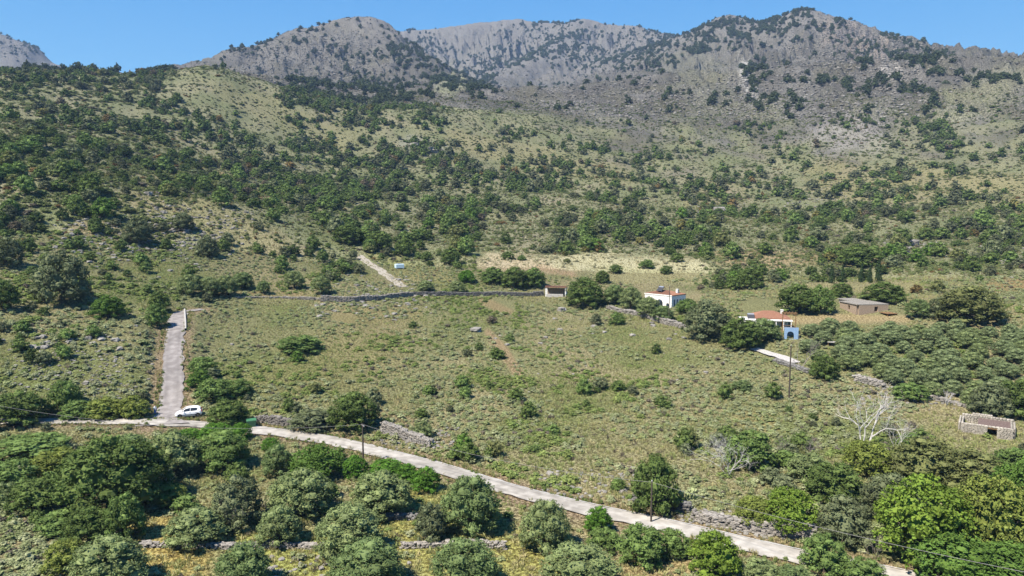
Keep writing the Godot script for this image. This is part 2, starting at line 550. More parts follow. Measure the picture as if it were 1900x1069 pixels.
func tube(v: PackedVector3Array, ix: PackedInt32Array, pts: Array, r0: float, r1: float, sides := 6) -> void:
	var start := v.size()
	for i in pts.size():
		var t: Vector3 = (pts[mini(i + 1, pts.size() - 1)] - pts[maxi(i - 1, 0)]).normalized()
		var u := t.cross(Vector3(.3, .1, 1)).normalized(); var w := t.cross(u)
		var r := lerpf(r0, r1, float(i) / (pts.size() - 1))
		for s in sides: v.append(pts[i] + (u * cos(TAU * s / sides) + w * sin(TAU * s / sides)) * r)
	for i in pts.size() - 1:
		for s in sides:
			var a := start + i * sides + s; var b := start + i * sides + (s + 1) % sides
			quad(ix, a, b, b + sides, a + sides)

func trunk(sd: int, lobes: Array, thick: float, fork := 0.25) -> ArrayMesh:
	rng.seed = sd
	var v := PackedVector3Array(); var ix := PackedInt32Array()
	var top := Vector3(rnd(-.04, .04), fork, rnd(-.04, .04))
	tube(v, ix, [Vector3(0, -.05, 0), Vector3(rnd(-.02, .02), fork * .5, 0), top], thick, thick * .75, 8)
	for i in range(4, lobes.size(), 3):
		var l: Array = lobes[i]
		tube(v, ix, [top, top.lerp(l[0], .5) + ball() * .03, l[0]], thick * .5, thick * .12, 5)
	return made(v, ix)

func branchwork(sd: int, levels: int, lean: Vector3, thick: float, forks := 3) -> ArrayMesh:
	# a leafless tree, height about 1
	rng.seed = sd
	var v := PackedVector3Array(); var ix := PackedInt32Array()
	var todo: Array = []
	for i in forks:
		var d := (lean + Vector3(rng.randfn() * .55, 1.0, rng.randfn() * .55)).normalized()
		todo.append([Vector3(rnd(-.03, .03), -.05, rnd(-.03, .03)), d, .34, thick * rnd(.6, 1.0), levels])
	while todo.size():
		var b: Array = todo.pop_back()
		var p: Vector3 = b[0]; var d: Vector3 = b[1]; var ln: float = b[2]; var th: float = b[3]
		var pts := [p]
		for s in 3:
			d = (d + ball() * .22 + Vector3.UP * .05).normalized()
			p += d * ln / 3.0
			pts.append(p)
		tube(v, ix, pts, th, th * .6, 5 if th > .006 else 3)
		if b[4] > 0:
			for s in (2 if rng.randf() < .6 else 3):
				var q: Vector3 = pts[3] if s < 2 else pts[2]
				todo.append([q, (d + ball() * .75).normalized(), ln * rnd(.6, .85), th * .6, b[4] - 1])
	return made(v, ix)

func lumpy(sd: int, flat_y := 0.7) -> ArrayMesh:
	# a weathered stone of size about 1
	var sm := SphereMesh.new()
	sm.radial_segments = 9; sm.rings = 5; sm.radius = .5; sm.height = 1.0
	var arr := sm.get_mesh_arrays()
	var v: PackedVector3Array = arr[Mesh.ARRAY_VERTEX]
	var n := FastNoiseLite.new(); n.seed = sd; n.frequency = .9
	for i in v.size():
		var p := v[i]
		p = p * (1.0 + n.get_noise_3dv(p * 2.2) * .9)
		p = Vector3(clampf(p.x, -.42, .42), clampf(p.y, -.36, .36) * flat_y, clampf(p.z, -.42, .42))
		v[i] = p
	return made(v, arr[Mesh.ARRAY_INDEX])

func species() -> void:
	# each kind: prototypes of [crown, trunk] of unit width and height
	M.bark = grain(mat(Color(.15, .125, .10), .95), 1.5, noise_tex(.05, 4, Color(.5, .5, .5), Color.WHITE, 21, 256))
	M.olive = leafmat(Color(0.221, 0.266, 0.119)); M.olive_dark = leafmat(Color(0.168, 0.224, 0.093)); M.olive_grove = leafmat(Color(0.220, 0.265, 0.135))
	M.oak = leafmat(Color(0.127, 0.176, 0.055)); M.oak_brown = leafmat(Color(0.180, 0.194, 0.079)); M.oak_grey = leafmat(Color(0.173, 0.197, 0.110))
	M.broad = leafmat(Color(0.121, 0.201, 0.046), .5); M.fig = leafmat(Color(0.121, 0.241, 0.040), .5); M.lime = leafmat(Color(0.181, 0.259, 0.046), .5)
	M.mid = leafmat(Color(0.161, 0.232, 0.073)); M.yellow = leafmat(Color(0.211, 0.246, 0.063)); M.dead = mat(Color(.43, .41, .39), .85)
	M.twig = mat(Color(.24, .21, .19), .9); M.cypress = leafmat(Color(.05, .08, .035), .3)
	PR.olive = []; PR.oak = []; PR.broad = []; PR.bush = []
	for k in 4:
		var l := dome(100 + k, 30, 1.0, 1.0, .135, .1)
		PR.olive.append([crown(110 + k, l, 10500, .0165, 1.8, .4), trunk(120 + k, l, .045, .2)])
		l = dome(200 + k, 36, 1.0, 1.0, .115, .04)
		PR.oak.append([crown(210 + k, l, 10500, .016, 1.4, .35), trunk(220 + k, l, .04, .2)])
		l = dome(300 + k, 26, 1.0, 1.0, .13, .06)
		PR.broad.append([crown(310 + k, l, 9800, .018, 1.3, .45, .2), trunk(320 + k, l, .035)])
		l = dome(400 + k, 24, 1.0, 1.0, .13, -.02)
		PR.bush.append([crown(410 + k, l, 6300, .019, 1.5, .4), trunk(420 + k, l, .02, .1)])
	PR.scrub = []; PR.far = []; PR.phlomis = []; PR.grass = []; PR.low = []
	for k in 5:
		PR.scrub.append(crown(510 + k, dome(500 + k, 15, 1.0, 1.0, .165, .0), 1500, .03, 1.4, .4))
		PR.far.append(crown(520 + k, dome(505 + k, 9, 1.0, 1.0, .19, -.02), 220, .065, 1.3, .45))
		PR.phlomis.append(crown(530 + k, dome(550 + k, 7, 1.0, .85, .2, -.05), 190, .055, 2.2, .5))
		PR.low.append(crown(540 + k, dome(560 + k, 8, 1.0, .75, .22, -.1), 220, .055, 1.4, .45))
		PR.grass.append(tuft(570 + k, 22, .035, .5))
	var cy: Array = []
	for k in 9: cy.append([Vector3(0, .1 + .1 * k, 0), Vector3(.42, .16, .42) * (1.0 - .09 * k)])
	PR.cypress = [[crown(580, cy, 2500, .03, 1.5, .4), trunk(581, [cy[0]], .05)]]

var protos := {}                       # built things, to duplicate

func tree(kind: String, called: String, m: Material, p: Vector3, w: float, h: float, label: String, category := "tree", group := "", variant := -1) -> Node3D:
	var n: int = PR[kind].size()
	if variant < 0: variant = absi(hash(label)) % n if group == "" else rng.randi() % n
	variant = variant % n
	var key := "%s %d" % [called, variant]
	var o: Node3D
	if protos.has(key):
		o = protos[key].duplicate()
		o.name = numbered(called)
		add_child(o)
	else:
		o = Node3D.new()
		o.name = numbered(called)
		add_child(o)
		obj("trunk", PR[kind][variant][1], M.bark, o)
		obj("crown", PR[kind][variant][0], m, o)
		protos[key] = o
	(o.get_node("crown") as MeshInstance3D).material_override = m
	tag(o, label, category, group)
	o.position = p
	o.rotation.y = float(absi(hash(label + str(p))) % 628) * .01
	o.scale = Vector3(w, h, w)
	return o

func scatter(called: String, label: String, category: String, mesh: Mesh, m: Material, at: Array, tints: Array) -> void:
	if at.is_empty(): return
	var mm := MultiMesh.new()
	mm.transform_format = MultiMesh.TRANSFORM_3D
	mm.use_colors = true
	mm.mesh = mesh
	mm.instance_count = at.size()
	for i in at.size():
		mm.set_instance_transform(i, at[i])
		mm.set_instance_color(i, tints[i])
	var o := MultiMeshInstance3D.new()
	o.name = numbered(called)
	o.multimesh = mm
	o.material_override = m
	add_child(o)
	tag(o, label, category, "", "stuff")

func stand(p: Vector3, w: float, h: float) -> Transform3D:
	return Transform3D(Basis(Vector3.UP, rnd(0, TAU)).scaled(Vector3(w, h, w)), p)

# ------------------------------------------------------------------ scrub on the slopes: capsules of the view [x0, y0, x1, y1, radius, how dense]
var SCRUB := [
	[-50, 300, 330, 300, 55, .55], [-50, 380, 150, 380, 70, .55], [130, 270, 420, 285, 55, .6], [330, 320, 800, 370, 48, .85], [560, 290, 900, 310, 38, .8],
	[640, 420, 840, 440, 55, .7], [700, 350, 960, 360, 45, .75], [880, 300, 1130, 345, 32, .55], [1040, 445, 1330, 430, 42, .85], [1180, 300, 1330, 370, 42, .6],
	[-20, 170, 250, 185, 45, .3], [285, 165, 320, 245, 40, .75], [60, 150, 200, 130, 25, .4], [1330, 440, 1420, 480, 45, .55], [1300, 520, 1400, 515, 20, .8],
	[1480, 350, 1560, 385, 45, .6], [1620, 390, 1900, 450, 60, .55], [1430, 440, 1900, 470, 50, .35], [1650, 325, 1680, 325, 16, .7], [1640, 480, 1900, 490, 30, .6], [1520, 500, 1650, 500, 30, .7],
	[1690, 540, 1830, 520, 20, .35], [560, 190, 780, 215, 42, .85], [650, 130, 760, 150, 55, .3], [420, 95, 500, 80, 25, .4], [760, 95, 880, 140, 40, .75], [860, 125, 1010, 85, 22, .9], [940, 70, 1060, 50, 25, .35],
	[1050, 90, 1230, 95, 40, .6], [1290, 65, 1500, 38, 20, 1.0], [1330, 75, 1470, 60, 25, .8], [1400, 130, 1420, 185, 24, 1.0], [1530, 158, 1640, 155, 15, 1.0], [1650, 150, 1720, 180, 14, .95], [1610, 220, 1680, 235, 20, .9],
	[1720, 215, 1760, 265, 30, .95], [1560, 60, 1600, 100, 26, .6], [1640, 85, 1750, 120, 24, .7], [1780, 140, 1900, 165, 12, .8], [1440, 195, 1500, 215, 30, .35], [920, 245, 1120, 275, 16, .5], [1180, 60, 1260, 70, 25, .3],
	[760, 270, 820, 285, 18, .5], [1360, 250, 1480, 250, 25, .35], [1500, 190, 1900, 280, 90, .12], [960, 150, 1400, 250, 90, .07], [400, 60, 700, 120, 60, .14], [-50, 240, 380, 260, 60, .16], [1240, 400, 1900, 400, 90, .3],
	[400, 420, 620, 520, 60, .35], [150, 430, 400, 470, 50, .25], [20, 480, 230, 540, 60, .3], [20, 600, 250, 720, 60, .28], [440, 600, 900, 720, 90, .05], [1000, 600, 1400, 760, 90, .05],
	[870, 850, 1000, 885, 26, .8], [1000, 880, 1170, 925, 24, .8], [700, 820, 860, 850, 14, .5], [1300, 860, 1500, 900, 40, .4], [350, 650, 440, 740, 30, .7], [460, 740, 540, 780, 20, .4], [1290, 75, 1500, 52, 26, 1.0], [-20, 75, 60, 100, 25, .3], [700, 215, 820, 235, 20, .5]]
# where nothing grows: roads' neighbours, yards, pale fields
var BARE := [[900, 486, 1080, 496, 19], [1080, 488, 1280, 498, 20], [1130, 512, 1230, 516, 10], [1400, 596, 1680, 592, 12], [1190, 548, 1280, 548, 22], [1500, 535, 1690, 535, 10], [665, 478, 745, 532, 10],
	[1400, 575, 1490, 585, 22], [1530, 572, 1650, 576, 16], [1010, 540, 1050, 540, 12], [1400, 650, 1470, 672, 10], [1780, 790, 1900, 790, 25], [930, 640, 962, 675, 9], [880, 613, 905, 617, 9], [915, 565, 945, 570, 12], [885, 682, 908, 692, 8], [905, 620, 935, 645, 5], [630, 590, 650, 592, 10], [1390, 775, 1420, 785, 12]]

func scrub_density(p: Vector2) -> float:
	var best := .007 if p.y < 250 else .02
	for q in SCRUB:
		if p.x < minf(q[0], q[2]) - q[4] * 1.3 or p.x > maxf(q[0], q[2]) + q[4] * 1.3: continue
		var d: float = seg_d(p, q[0], q[1], q[2], q[3]) / q[4]
		if d < 1.3: best = maxf(best, q[5] * (1.0 - smoothstep(.6, 1.3, d)))
	return best

func bare(p: Vector2) -> bool:
	for q in BARE:
		if seg_d(p, q[0], q[1], q[2], q[3]) < q[4]: return true
	return false

func visible(p: Vector3) -> bool:
	var q := to_px(p)
	if q.x < -40 or q.x > 1940 or q.y < 0 or q.y > 1110: return false
	var h := hit(q.x, q.y)
	return h == Vector3.ZERO or Vector2(h.x, h.z).length() > Vector2(p.x, p.z).length() * 0.965 - 2.0

var solid: Array = []                  # [x, z, radius] of the trees and houses placed by hand

var cells := {}

func clear_of(p: Vector3, more := 0.0) -> bool:
	if cells.is_empty():
		for s in solid:
			var k := Vector2i(int(floor(s[0] / 12.0)), int(floor(s[1] / 12.0)))
			for dx in [-1, 0, 1]:
				for dz in [-1, 0, 1]:
					var c := k + Vector2i(dx, dz)
					if not cells.has(c): cells[c] = []
					cells[c].append(s)
	for s in cells.get(Vector2i(int(floor(p.x / 12.0)), int(floor(p.z / 12.0))), []):
		if absf(p.x - s[0]) < s[2] + more and absf(p.z - s[1]) < s[2] + more: return false
	return true

func build_scrub() -> void:
	rng.seed = 77
	var found: Array = []
	for band in [[125.0, 700.0, 34000], [700.0, 2500.0, 95000], [74.0, 125.0, 6000]]:
		for i in band[2]:
			var az := rnd(-.66, .66)
			var r := sqrt(lerpf(band[0] * band[0], band[1] * band[1], rng.randf()))
			var x := r * sin(az); var z := -r * cos(az)
			var p := Vector3(x, height(x, z), z)
			var q := to_px(p)
			var dens := scrub_density(q)
			dens *= clampf(.75 + n3.get_noise_2d(x * .7, z * .7) * 1.6, .05, 1.6) * (.25 + 1.5 * smoothstep(-.22, .22, n1.get_noise_2d(x * .9 + 400, z * .9) + n3.get_noise_2d(x * .25, z * .25) * .5))
			if rng.randf() > (dens * (.56 if q.x < 900 else .47) if r < 700 else pow(dens, 1.35) * 1.0): continue
			if bare(q) or road_at(x, z).x < 2.0 or not clear_of(p): continue
			var w := rnd(2.2, 4.6) if r < 250 else (lerpf(1.7, 7.8, pow(rng.randf(), 1.7)) if r < 700 else rnd(4.5, 10.5))
			if r < 200: w = rnd(1.3, 3.4)
			found.append([p, w, w * rnd(.62, .98), rng.randf(), r])
	# the ones that show largest stand singly, the rest as one mass
	var shown: Array = []
	var rest: Array = []
	for f in found:
		if f[4] < 420.0 and visible(f[0] + Vector3.UP * f[2] * .6): shown.append(f)
		else: rest.append(f)
	shown.sort_custom(func(a, b): return a[1] / a[4] > b[1] / b[4])
	rest.append_array(shown.slice(290))
	shown = shown.slice(0, 290)
	var mats := [M.oak, M.mid, M.oak_grey, M.broad, M.oak_brown]
	var words := ["dark green", "mid green", "grey green", "bright green", "brownish green"]
	var regions := {}
	for f in shown:
		var t: int = 0 if f[3] < .36 else (1 if f[3] < .68 else (2 if f[3] < .82 else (3 if f[3] < .92 else 4)))
		var q := to_px(f[0])
		var where := "on the slope above the pale fields" if q.y < 470 and q.x > 850 and q.x < 1300 else ""
		if where == "":
			if q.x < 330 and q.y > 560: where = "on the bank left of the side road"
			elif q.x < 330 and q.y > 440: where = "on the rocky slope far left"
			elif q.x < 330: where = "high on the left hillside"
			elif q.x < 660 and q.y > 560: where = "in the field right of the side road"
			elif q.x < 660 and q.y > 440: where = "on the slope above the road's upper bend"
			elif q.x < 660: where = "on the hillside above the road bend"
			elif q.x < 1050 and q.y > 560: where = "in the middle of the big field"
			elif q.x < 1050 and q.y > 460: where = "between gravel track and pale fields"
			elif q.x < 1050: where = "on the slope above the gravel track"
			elif q.x < 1500 and q.y > 580: where = "in the field left of the pole"
			elif q.x < 1500 and q.y > 480: where = "behind the white houses"
			elif q.x < 1500: where = "on the slope above the white houses"
			elif q.y < 500: where = "on the slope above the stone farmhouse"
			elif q.y < 600: where = "beside the stone farmhouse fields"
			else: where = "right of the olive grove"
		var key: String = words[t] + "|" + where
		if not regions.has(key): regions[key] = []
		regions[key].append([q.x, f, t])
	for key in regions:
		var l: Array = regions[key]
		l.sort_custom(func(a, b): return a[0] < b[0])
		var parts: PackedStringArray = key.split("|")
		for i in l.size():
			var f: Array = l[i][1]
			var o := obj("shrub", PR.scrub[int(f[3] * 997.0) % 5], mats[l[i][2]])
			o.transform = Transform3D(Basis(Vector3.UP, f[3] * 40.0).scaled(Vector3(f[1], f[2], f[1])), f[0])
			var place := ordinal(i, l.size())
			tag(o, "%s shrub %s, %s" % [parts[0], parts[1], place], "shrub", "shrubs " + parts[1])
	var at: Array = []; var tint: Array = []
	for k in 10: at.append([]); tint.append([])
	for f in rest:
		var k: int = int(f[3] * 1999.0) % 5
		if f[4] > 420.0: k += 5
		at[k].append(Transform3D(Basis(Vector3.UP, f[3] * 40.0).scaled(Vector3(f[1], f[2], f[1])), f[0]))
		var c: Color = [Color(.085, .122, .04), Color(.122, .17, .055), Color(.115, .128, .075)][int(f[3] * 777.0) % 3]
		if f[4] > 700.0: c = Color(.058, .076, .038)
		if f[4] < 700.0 and f[3] > .95: c = [Color(.17, .12, .05), Color(.17, .155, .055), Color(.145, .12, .09)][int(f[3] * 555.0) % 3]
		c *= 0.75 + .5 * fmod(f[3] * 313.0, 1.0)
		tint[k].append(c)
	var wm := leafmat(Color(1, 1, 1), .3)
	for k in 5: scatter("hillside_scrub", "small shrubs spread over the foothill slopes", "scrub", PR.scrub[k], wm, at[k], tint[k])
	for k in 5: scatter("mountain_scrub", "dark dots of evergreen scrub on foothills and mountains", "scrub", PR.far[k], wm, at[k + 5], tint[k + 5])
	print("scrub ", shown.size(), " single, ", rest.size(), " in masses")

func build_cover() -> void:
	# sage, low green shrubs and dry grass over field, banks and slopes
	rng.seed = 99
	var at := {}; var tint := {}
	for s in ["phlomis", "low", "grass"]:
		for k in 5: at[s + str(k)] = []; tint[s + str(k)] = []
	for band in [[52.0, 130.0, 21000], [130.0, 240.0, 30000], [240.0, 430.0, 52000], [430.0, 760.0, 56000], [760.0, 1750.0, 42000]]:
		for i in band[2]:
			var az := rnd(-.67, .67)
			var r := sqrt(lerpf(band[0] * band[0], band[1] * band[1], rng.randf()))
			var x := r * sin(az); var z := -r * cos(az)
			var rd := road_at(x, z).x
			if rd < .12 or rng.randf() < .12: continue
			var p := Vector3(x, height(x, z), z)
			var q := to_px(p)
			var open_field: bool = r > 140.0 and bare(q)
			if open_field and (q.y > 540.0 or rng.randf() < .3): continue
			var a := n1.get_noise_2d(x * 1.3, z * 1.3) + n3.get_noise_2d(x, z) * .5
			var b := n2.get_noise_2d(x * 1.6 + 70, z * 1.6) + n3.get_noise_2d(x + 90, z) * .5
			var open: bool = r < 130.0 and q.y > 800.0 and q.x < 1270.0 and z > -road_z(x)
			var kind := "phlomis"
			if b > .2: kind = "low"
			if a > .22 or (open and rng.randf() < .8) or rng.randf() < .3: kind = "grass"
			if q.x < 110 and q.y > 920: kind = "phlomis"
			if q.x < 330 and q.y < 560 and kind == "phlomis" and rng.randf() < .55: kind = "low"
			if open_field: kind = "grass"
			if not clear_of(p, -1.2) and (kind != "grass" or absf(q.x - 351) < 34): continue
			var w := rnd(.4, 1.15 if q.x > 330 else 1.5) * (1.0 if rng.randf() < .8 else 1.35)
			if rd < 1.5: kind = "grass"; w = rnd(.3, .7)
			var hgt := w * rnd(.45, .75)
			if kind == "grass": w *= .8; hgt = rnd(.25, .6) * (1.0 if open else 1.25)
			if kind == "low": w *= 1.3; hgt *= 1.1
			if r > 240.0: w *= 1.25; hgt *= 1.1
			if r > 430.0: w *= 1.35; hgt *= 1.1
			if r > 240.0 and rng.randf() < .12: w *= 1.7; hgt *= 1.9; kind = "low"
			if r > 760.0: w *= 1.35; hgt *= 1.2; kind = "low"
			var c := Color(.3, .3, .2)
			var v := rnd(.75, 1.15)
			if kind == "phlomis": c = Color(.35, .365, .225).lerp(Color(.25, .29, .125), rng.randf())
			elif kind == "low": c = Color(.165, .225, .07).lerp(Color(.25, .295, .10), rng.randf())
			else: c = Color(.48, .435, .255).lerp(Color(.33, .38, .155), clampf(rng.randf() + b, 0, 1))
			if r > 240.0: c = c.lerp(Color(.155, .165, .085), .55)
			if r > 760.0: c = Color(.135, .128, .11).lerp(Color(.075, .08, .055), rng.randf())
			if rng.randf() < .05: c = Color(.15, .13, .105)
			if r > 230.0 and rng.randf() < .04: c = Color(.20, .125, .055)
			if open_field: c = Color(.46, .425, .28)
			var k := kind + str(rng.randi() % 5)
			at[k].append(stand(p, w, hgt)); tint[k].append(c * v)
	# weeds and dry grass spilling over the road edges
	for rd in roads:
		var line: PackedVector3Array = rd[0]
		for i in line.size() - 1:
			var t := (line[i + 1] - line[i]).normalized()
			var side := Vector3(-t.z, 0, t.x)
			for s in [-1.0, 1.0]:
				if n2.get_noise_2d(line[i].x * 4.0 + s * 70, line[i].z * 4.0) < -.12: continue
				for c in 5:
					var p: Vector3 = ground(line[i] + t * rnd(0, 1.5) + side * s * (rd[1] + rnd(-.45, .9)))
					var k := ("grass" if rng.randf() < .75 else "low") + str(rng.randi() % 5)
					var w := rnd(.25, .7)
					at[k].append(stand(p + Vector3.UP * .1, w, w * rnd(.6, 1.1)))
					tint[k].append((Color(.44, .37, .21).lerp(Color(.26, .30, .10), rng.randf()) if k.begins_with("grass") else Color(.17, .22, .075)) * rnd(.8, 1.1))
	var wm := leafmat(Color(1, 1, 1), .4)
	var called := {"phlomis": ["sage_scrub", "grey green sage clumps covering field and banks"], "low": ["low_scrub", "low spreading green shrubs among the sage"], "grass": ["dry_grass", "straw coloured and green grass tufts on open ground"]}
	for s in ["phlomis", "low", "grass"]:
		for k in 5: scatter(called[s][0], called[s][1], "grass" if s == "grass" else "ground cover", PR[s][k], wm, at[s + str(k)], tint[s + str(k)])

func road_z(x: float) -> float:
	# how far ahead the lower road lies at this x
	var line: PackedVector3Array = roads[0][0]
	var best := line[0]
	for p in line:
		if absf(p.x - x) < absf(best.x - x): best = p
	return -best.z

func ordinal(i: int, n: int) -> String:
	var nth := ["leftmost", "second", "third", "fourth", "fifth", "sixth", "seventh", "eighth", "ninth", "tenth", "eleventh", "twelfth"]
	if n == 1: return "the only such"
	if i == n - 1: return "rightmost such"
	if i == 0: return "leftmost such"
	return "%s such from the left" % (nth[i] if i < nth.size() else "%dth" % (i + 1))

# ------------------------------------------------------------------ roads
func layout() -> void:
	var a: Array = []
	for q in [[-160, 808], [0, 803], [130, 799], [250, 797], [400, 797], [480, 803], [600, 817], [700, 838], [820, 868], [960, 908], [1100, 940], [1280, 977], [1440, 1014], [1640, 1053], [1900, 1110], [2100, 1160]]:
		a.append(flat(q[0], q[1], 0.0))
	add_road(a, 1.7)
	var b: Array = []
	for q in [[297, 790], [313, 752], [319, 720], [320, 690], [321, 650], [325, 615], [329, 592], [335, 577]]:
		b.append(hit(q[0], q[1]))
	var e: Vector3 = b[-1]
	b.append(e + Vector3(1.2, 0, -3)); b.append(e + Vector3(2.6, 0, -5))
	add_road(b, 1.8)
	level_roads()

func draped(pts: Array, step := 1.0) -> PackedVector3Array:
	# a line of ground points under a chain of pixels
	var c := Curve3D.new()
	c.bake_interval = step
	for q in pts: c.add_point(hit(q[0], q[1]))
	var l := c.get_baked_points()
	for i in l.size(): l[i] = ground(l[i])
	return l

func wide(line: PackedVector3Array, half: float, up: float, cols: int, sd: int, flare := 0.0) -> ArrayMesh:
	# a road surface with a worn, uneven edge that follows the line
	rng.seed = sd
	var v := PackedVector3Array(); var uv := PackedVector2Array(); var ix := PackedInt32Array(); var nm := PackedVector3Array(); var col := PackedColorArray()
	var along := 0.0
	for i in line.size():
		var t := line[mini(i + 1, line.size() - 1)] - line[maxi(i - 1, 0)]
		var side := Vector3(-t.z, 0, t.x).normalized()
		var up_n := side.cross(t).normalized()
		if up_n.y < 0: up_n = -up_n
		if i > 0: along += line[i].distance_to(line[i - 1])
		for s in cols + 1:
			var f := -1.0 + 2.0 * s / cols
			var e := half * f * (1.0 + flare * exp(-along / 3.5)) * (1.0 if flare == 0.0 else lerpf(.72, 1.0, clampf((line.size() - 1 - i) / 9.0, 0, 1)))
			if s == 0 or s == cols: e += signf(f) * n3.get_noise_2d(along * 2.5, f * 50) * .6
			v.append(line[i] + side * e + Vector3.UP * (up - (.08 if s == 0 or s == cols else 0.0)))
			nm.append(up_n); uv.append(Vector2(e, along))
			var w := 1.0 - .26 * exp(-pow((absf(e) - .75) / .25, 2.0)) * (.7 + n2.get_noise_2d(along * 3, 5))
			w *= .92 + n2.get_noise_2d(along * 4.0, e * 9.0) * .3
			if s == 0 or s == cols: w *= .85
			col.append(Color(w, w * .985, w * .97))
	for i in line.size() - 1:
		for s in cols:
			var b := i * (cols + 1) + s
			quad(ix, b + cols + 1, b + cols + 2, b + 1, b)
	return made(v, ix, col, uv, nm)

func build_roads() -> void:
	M.road = grain(mat(Color(.385, .365, .335), .93, true), 1.0 / 23.0, noise_tex(.012, 7, Color(.87, .865, .86), Color(1, 1, 1), 31, 1024))
	M.side = grain(mat(Color(.275, .258, .25), .93, true), 1.0 / 23.0, noise_tex(.012, 7, Color(.83, .82, .82), Color(1, 1, 1), 33, 1024))
	M.edge = grain(mat(Color(.52, .47, .42), .95), 1.0 / 2.0, noise_tex(.05, 5, Color(.6, .58, .55), Color(1, 1, 1), 32, 512))
	M.paint = grain(mat(Color(.62, .61, .59), .9), 1.0, noise_tex(.06, 5, Color(.6, .6, .6), Color(1, 1, 1), 34, 256))
	var main_line: PackedVector3Array = roads[0][0]
	tag(obj("road", wide(main_line, 1.55, .05, 8, 1), M.road), "pale asphalt country road crossing below the field", "road", "", "structure")
	tag(obj("side_road", wide(roads[1][0], 1.75, .045, 8, 2, 1.3), M.side), "grey side road climbing from the junction past the parked car", "road", "", "structure")
	var far_edge := PackedVector3Array()
	for i in main_line.size():
		if to_px(main_line[i]).x > 470.0: far_edge.append(main_line[i])
	var sgn := -1.0 if (Vector3(-(far_edge[1] - far_edge[0]).z, 0, (far_edge[1] - far_edge[0]).x)).z > 0.0 else 1.0
	tag(obj("edge_line", ribbon(far_edge, .07, 1.38 * sgn, .062), M.paint), "worn white line along the far edge of the road", "road marking", "", "structure")
	M.gravel = grain(mat(Color(.46, .425, .37), .95), 1.0 / 3.0, noise_tex(.06, 5, Color(.55, .53, .5), Color(1, 1, 1), 35, 512))
	tag(obj("gravel_track", wide(draped([[664, 474], [690, 492], [715, 509], [735, 523], [748, 533]]), 1.6, .12, 6, 3), M.gravel), "pale gravel track coming down the slope to the stone wall", "track", "", "structure")
	M.whitewash = grain(mat(Color(.60, .58, .56), .9), 1.0 / 2.0, noise_tex(.05, 4, Color(.5, .48, .46), Color(1, 1, 1), 36, 256))
	tag(obj("white_path", wide(draped([[1402, 647], [1425, 655], [1450, 662], [1478, 674]]), 1.5, .15, 6, 4), M.whitewash), "whitewashed concrete path below the blue wall", "path", "", "structure")

# ------------------------------------------------------------------ mesh pieces
func box(st: SurfaceTool, at: Vector3, size: Vector3, turn := 0.0, bevel := 0.0) -> void:
	var h := size * .5
	var b := minf(bevel, minf(h.x, minf(h.y, h.z)) * .9)
	var bs := Basis(Vector3.UP, turn)
	if b <= 0.0:
		var m := BoxMesh.new(); m.size = size
		st.append_from(m, 0, Transform3D(bs, at))
		return
	# chamfered on its four upright edges and round the top
	var v := PackedVector3Array(); var ix := PackedInt32Array()
	for lv in [[-h.y, 0.0], [h.y - b, 0.0], [h.y, b]]:
		var x: float = h.x - lv[1]; var z: float = h.z - lv[1]
		for c in [[x - b, z], [x, z - b], [x, -z + b], [x - b, -z], [-x + b, -z], [-x, -z + b], [-x, z - b], [-x + b, z]]:
			v.append(Vector3(c[0], lv[0], c[1]))
	for k in 2:
		for s in 8: quad(ix, k * 8 + s, k * 8 + 8 + s, k * 8 + 8 + (s + 1) % 8, k * 8 + (s + 1) % 8)
	for s in range(1, 7): ix.append_array(PackedInt32Array([16, 16 + s + 1, 16 + s]))
	for s in range(1, 7): ix.append_array(PackedInt32Array([0, s, s + 1]))
	st.append_from(made(v, ix), 0, Transform3D(bs, at))

func begun() -> SurfaceTool:
	var st := SurfaceTool.new()
	st.begin(Mesh.PRIMITIVE_TRIANGLES)
	return st

func done(st: SurfaceTool) -> ArrayMesh:
	st.deindex()
	st.generate_normals()
	return st.commit()

func boxes(list: Array, bevel := 0.0) -> ArrayMesh:
	var st := begun()
	for b in list: box(st, b[0], b[1], b[2] if b.size() > 2 else 0.0, bevel)
	return flat_mesh(st)

func flat_mesh(st: SurfaceTool) -> ArrayMesh:
	# without normals, so that every face is drawn flat
	var arr := st.commit_to_arrays()
	var v: PackedVector3Array = arr[Mesh.ARRAY_VERTEX]
	var ix := PackedInt32Array()
	if arr[Mesh.ARRAY_INDEX] != null: ix = arr[Mesh.ARRAY_INDEX]
	return made(v, ix)

func rod(points: Array, r0: float, r1: float, sides := 6) -> ArrayMesh:
	var v := PackedVector3Array(); var ix := PackedInt32Array()
	tube(v, ix, points, r0, r1, sides)
	return made(v, ix)

func loft(sections: Array, closed := true) -> ArrayMesh:
	# skins rings of equal size
	var v := PackedVector3Array(); var ix := PackedInt32Array()
	var n: int = sections[0].size()
	for s in sections:
		for p in s: v.append(p)
	for k in sections.size() - 1:
		for i in n if closed else n - 1:
			var j := (i + 1) % n
			quad(ix, k * n + i, k * n + j, k * n + n + j, k * n + n + i)
	for cap in [0, sections.size() - 1]:
		for i in range(1, n - 1): ix.append_array(PackedInt32Array([cap * n, cap * n + i, cap * n + i + 1]))
	return made(v, ix)

func prism(poly: Array, x0: float, x1: float) -> ArrayMesh:
	# a (z, y) outline carried along x
	var a: Array = []; var b: Array = []
	for p in poly: a.append(Vector3(x0, p.y, p.x)); b.append(Vector3(x1, p.y, p.x))
	return loft([a, b])

# ------------------------------------------------------------------ dry stone walls and rocks
var stones: Array = []

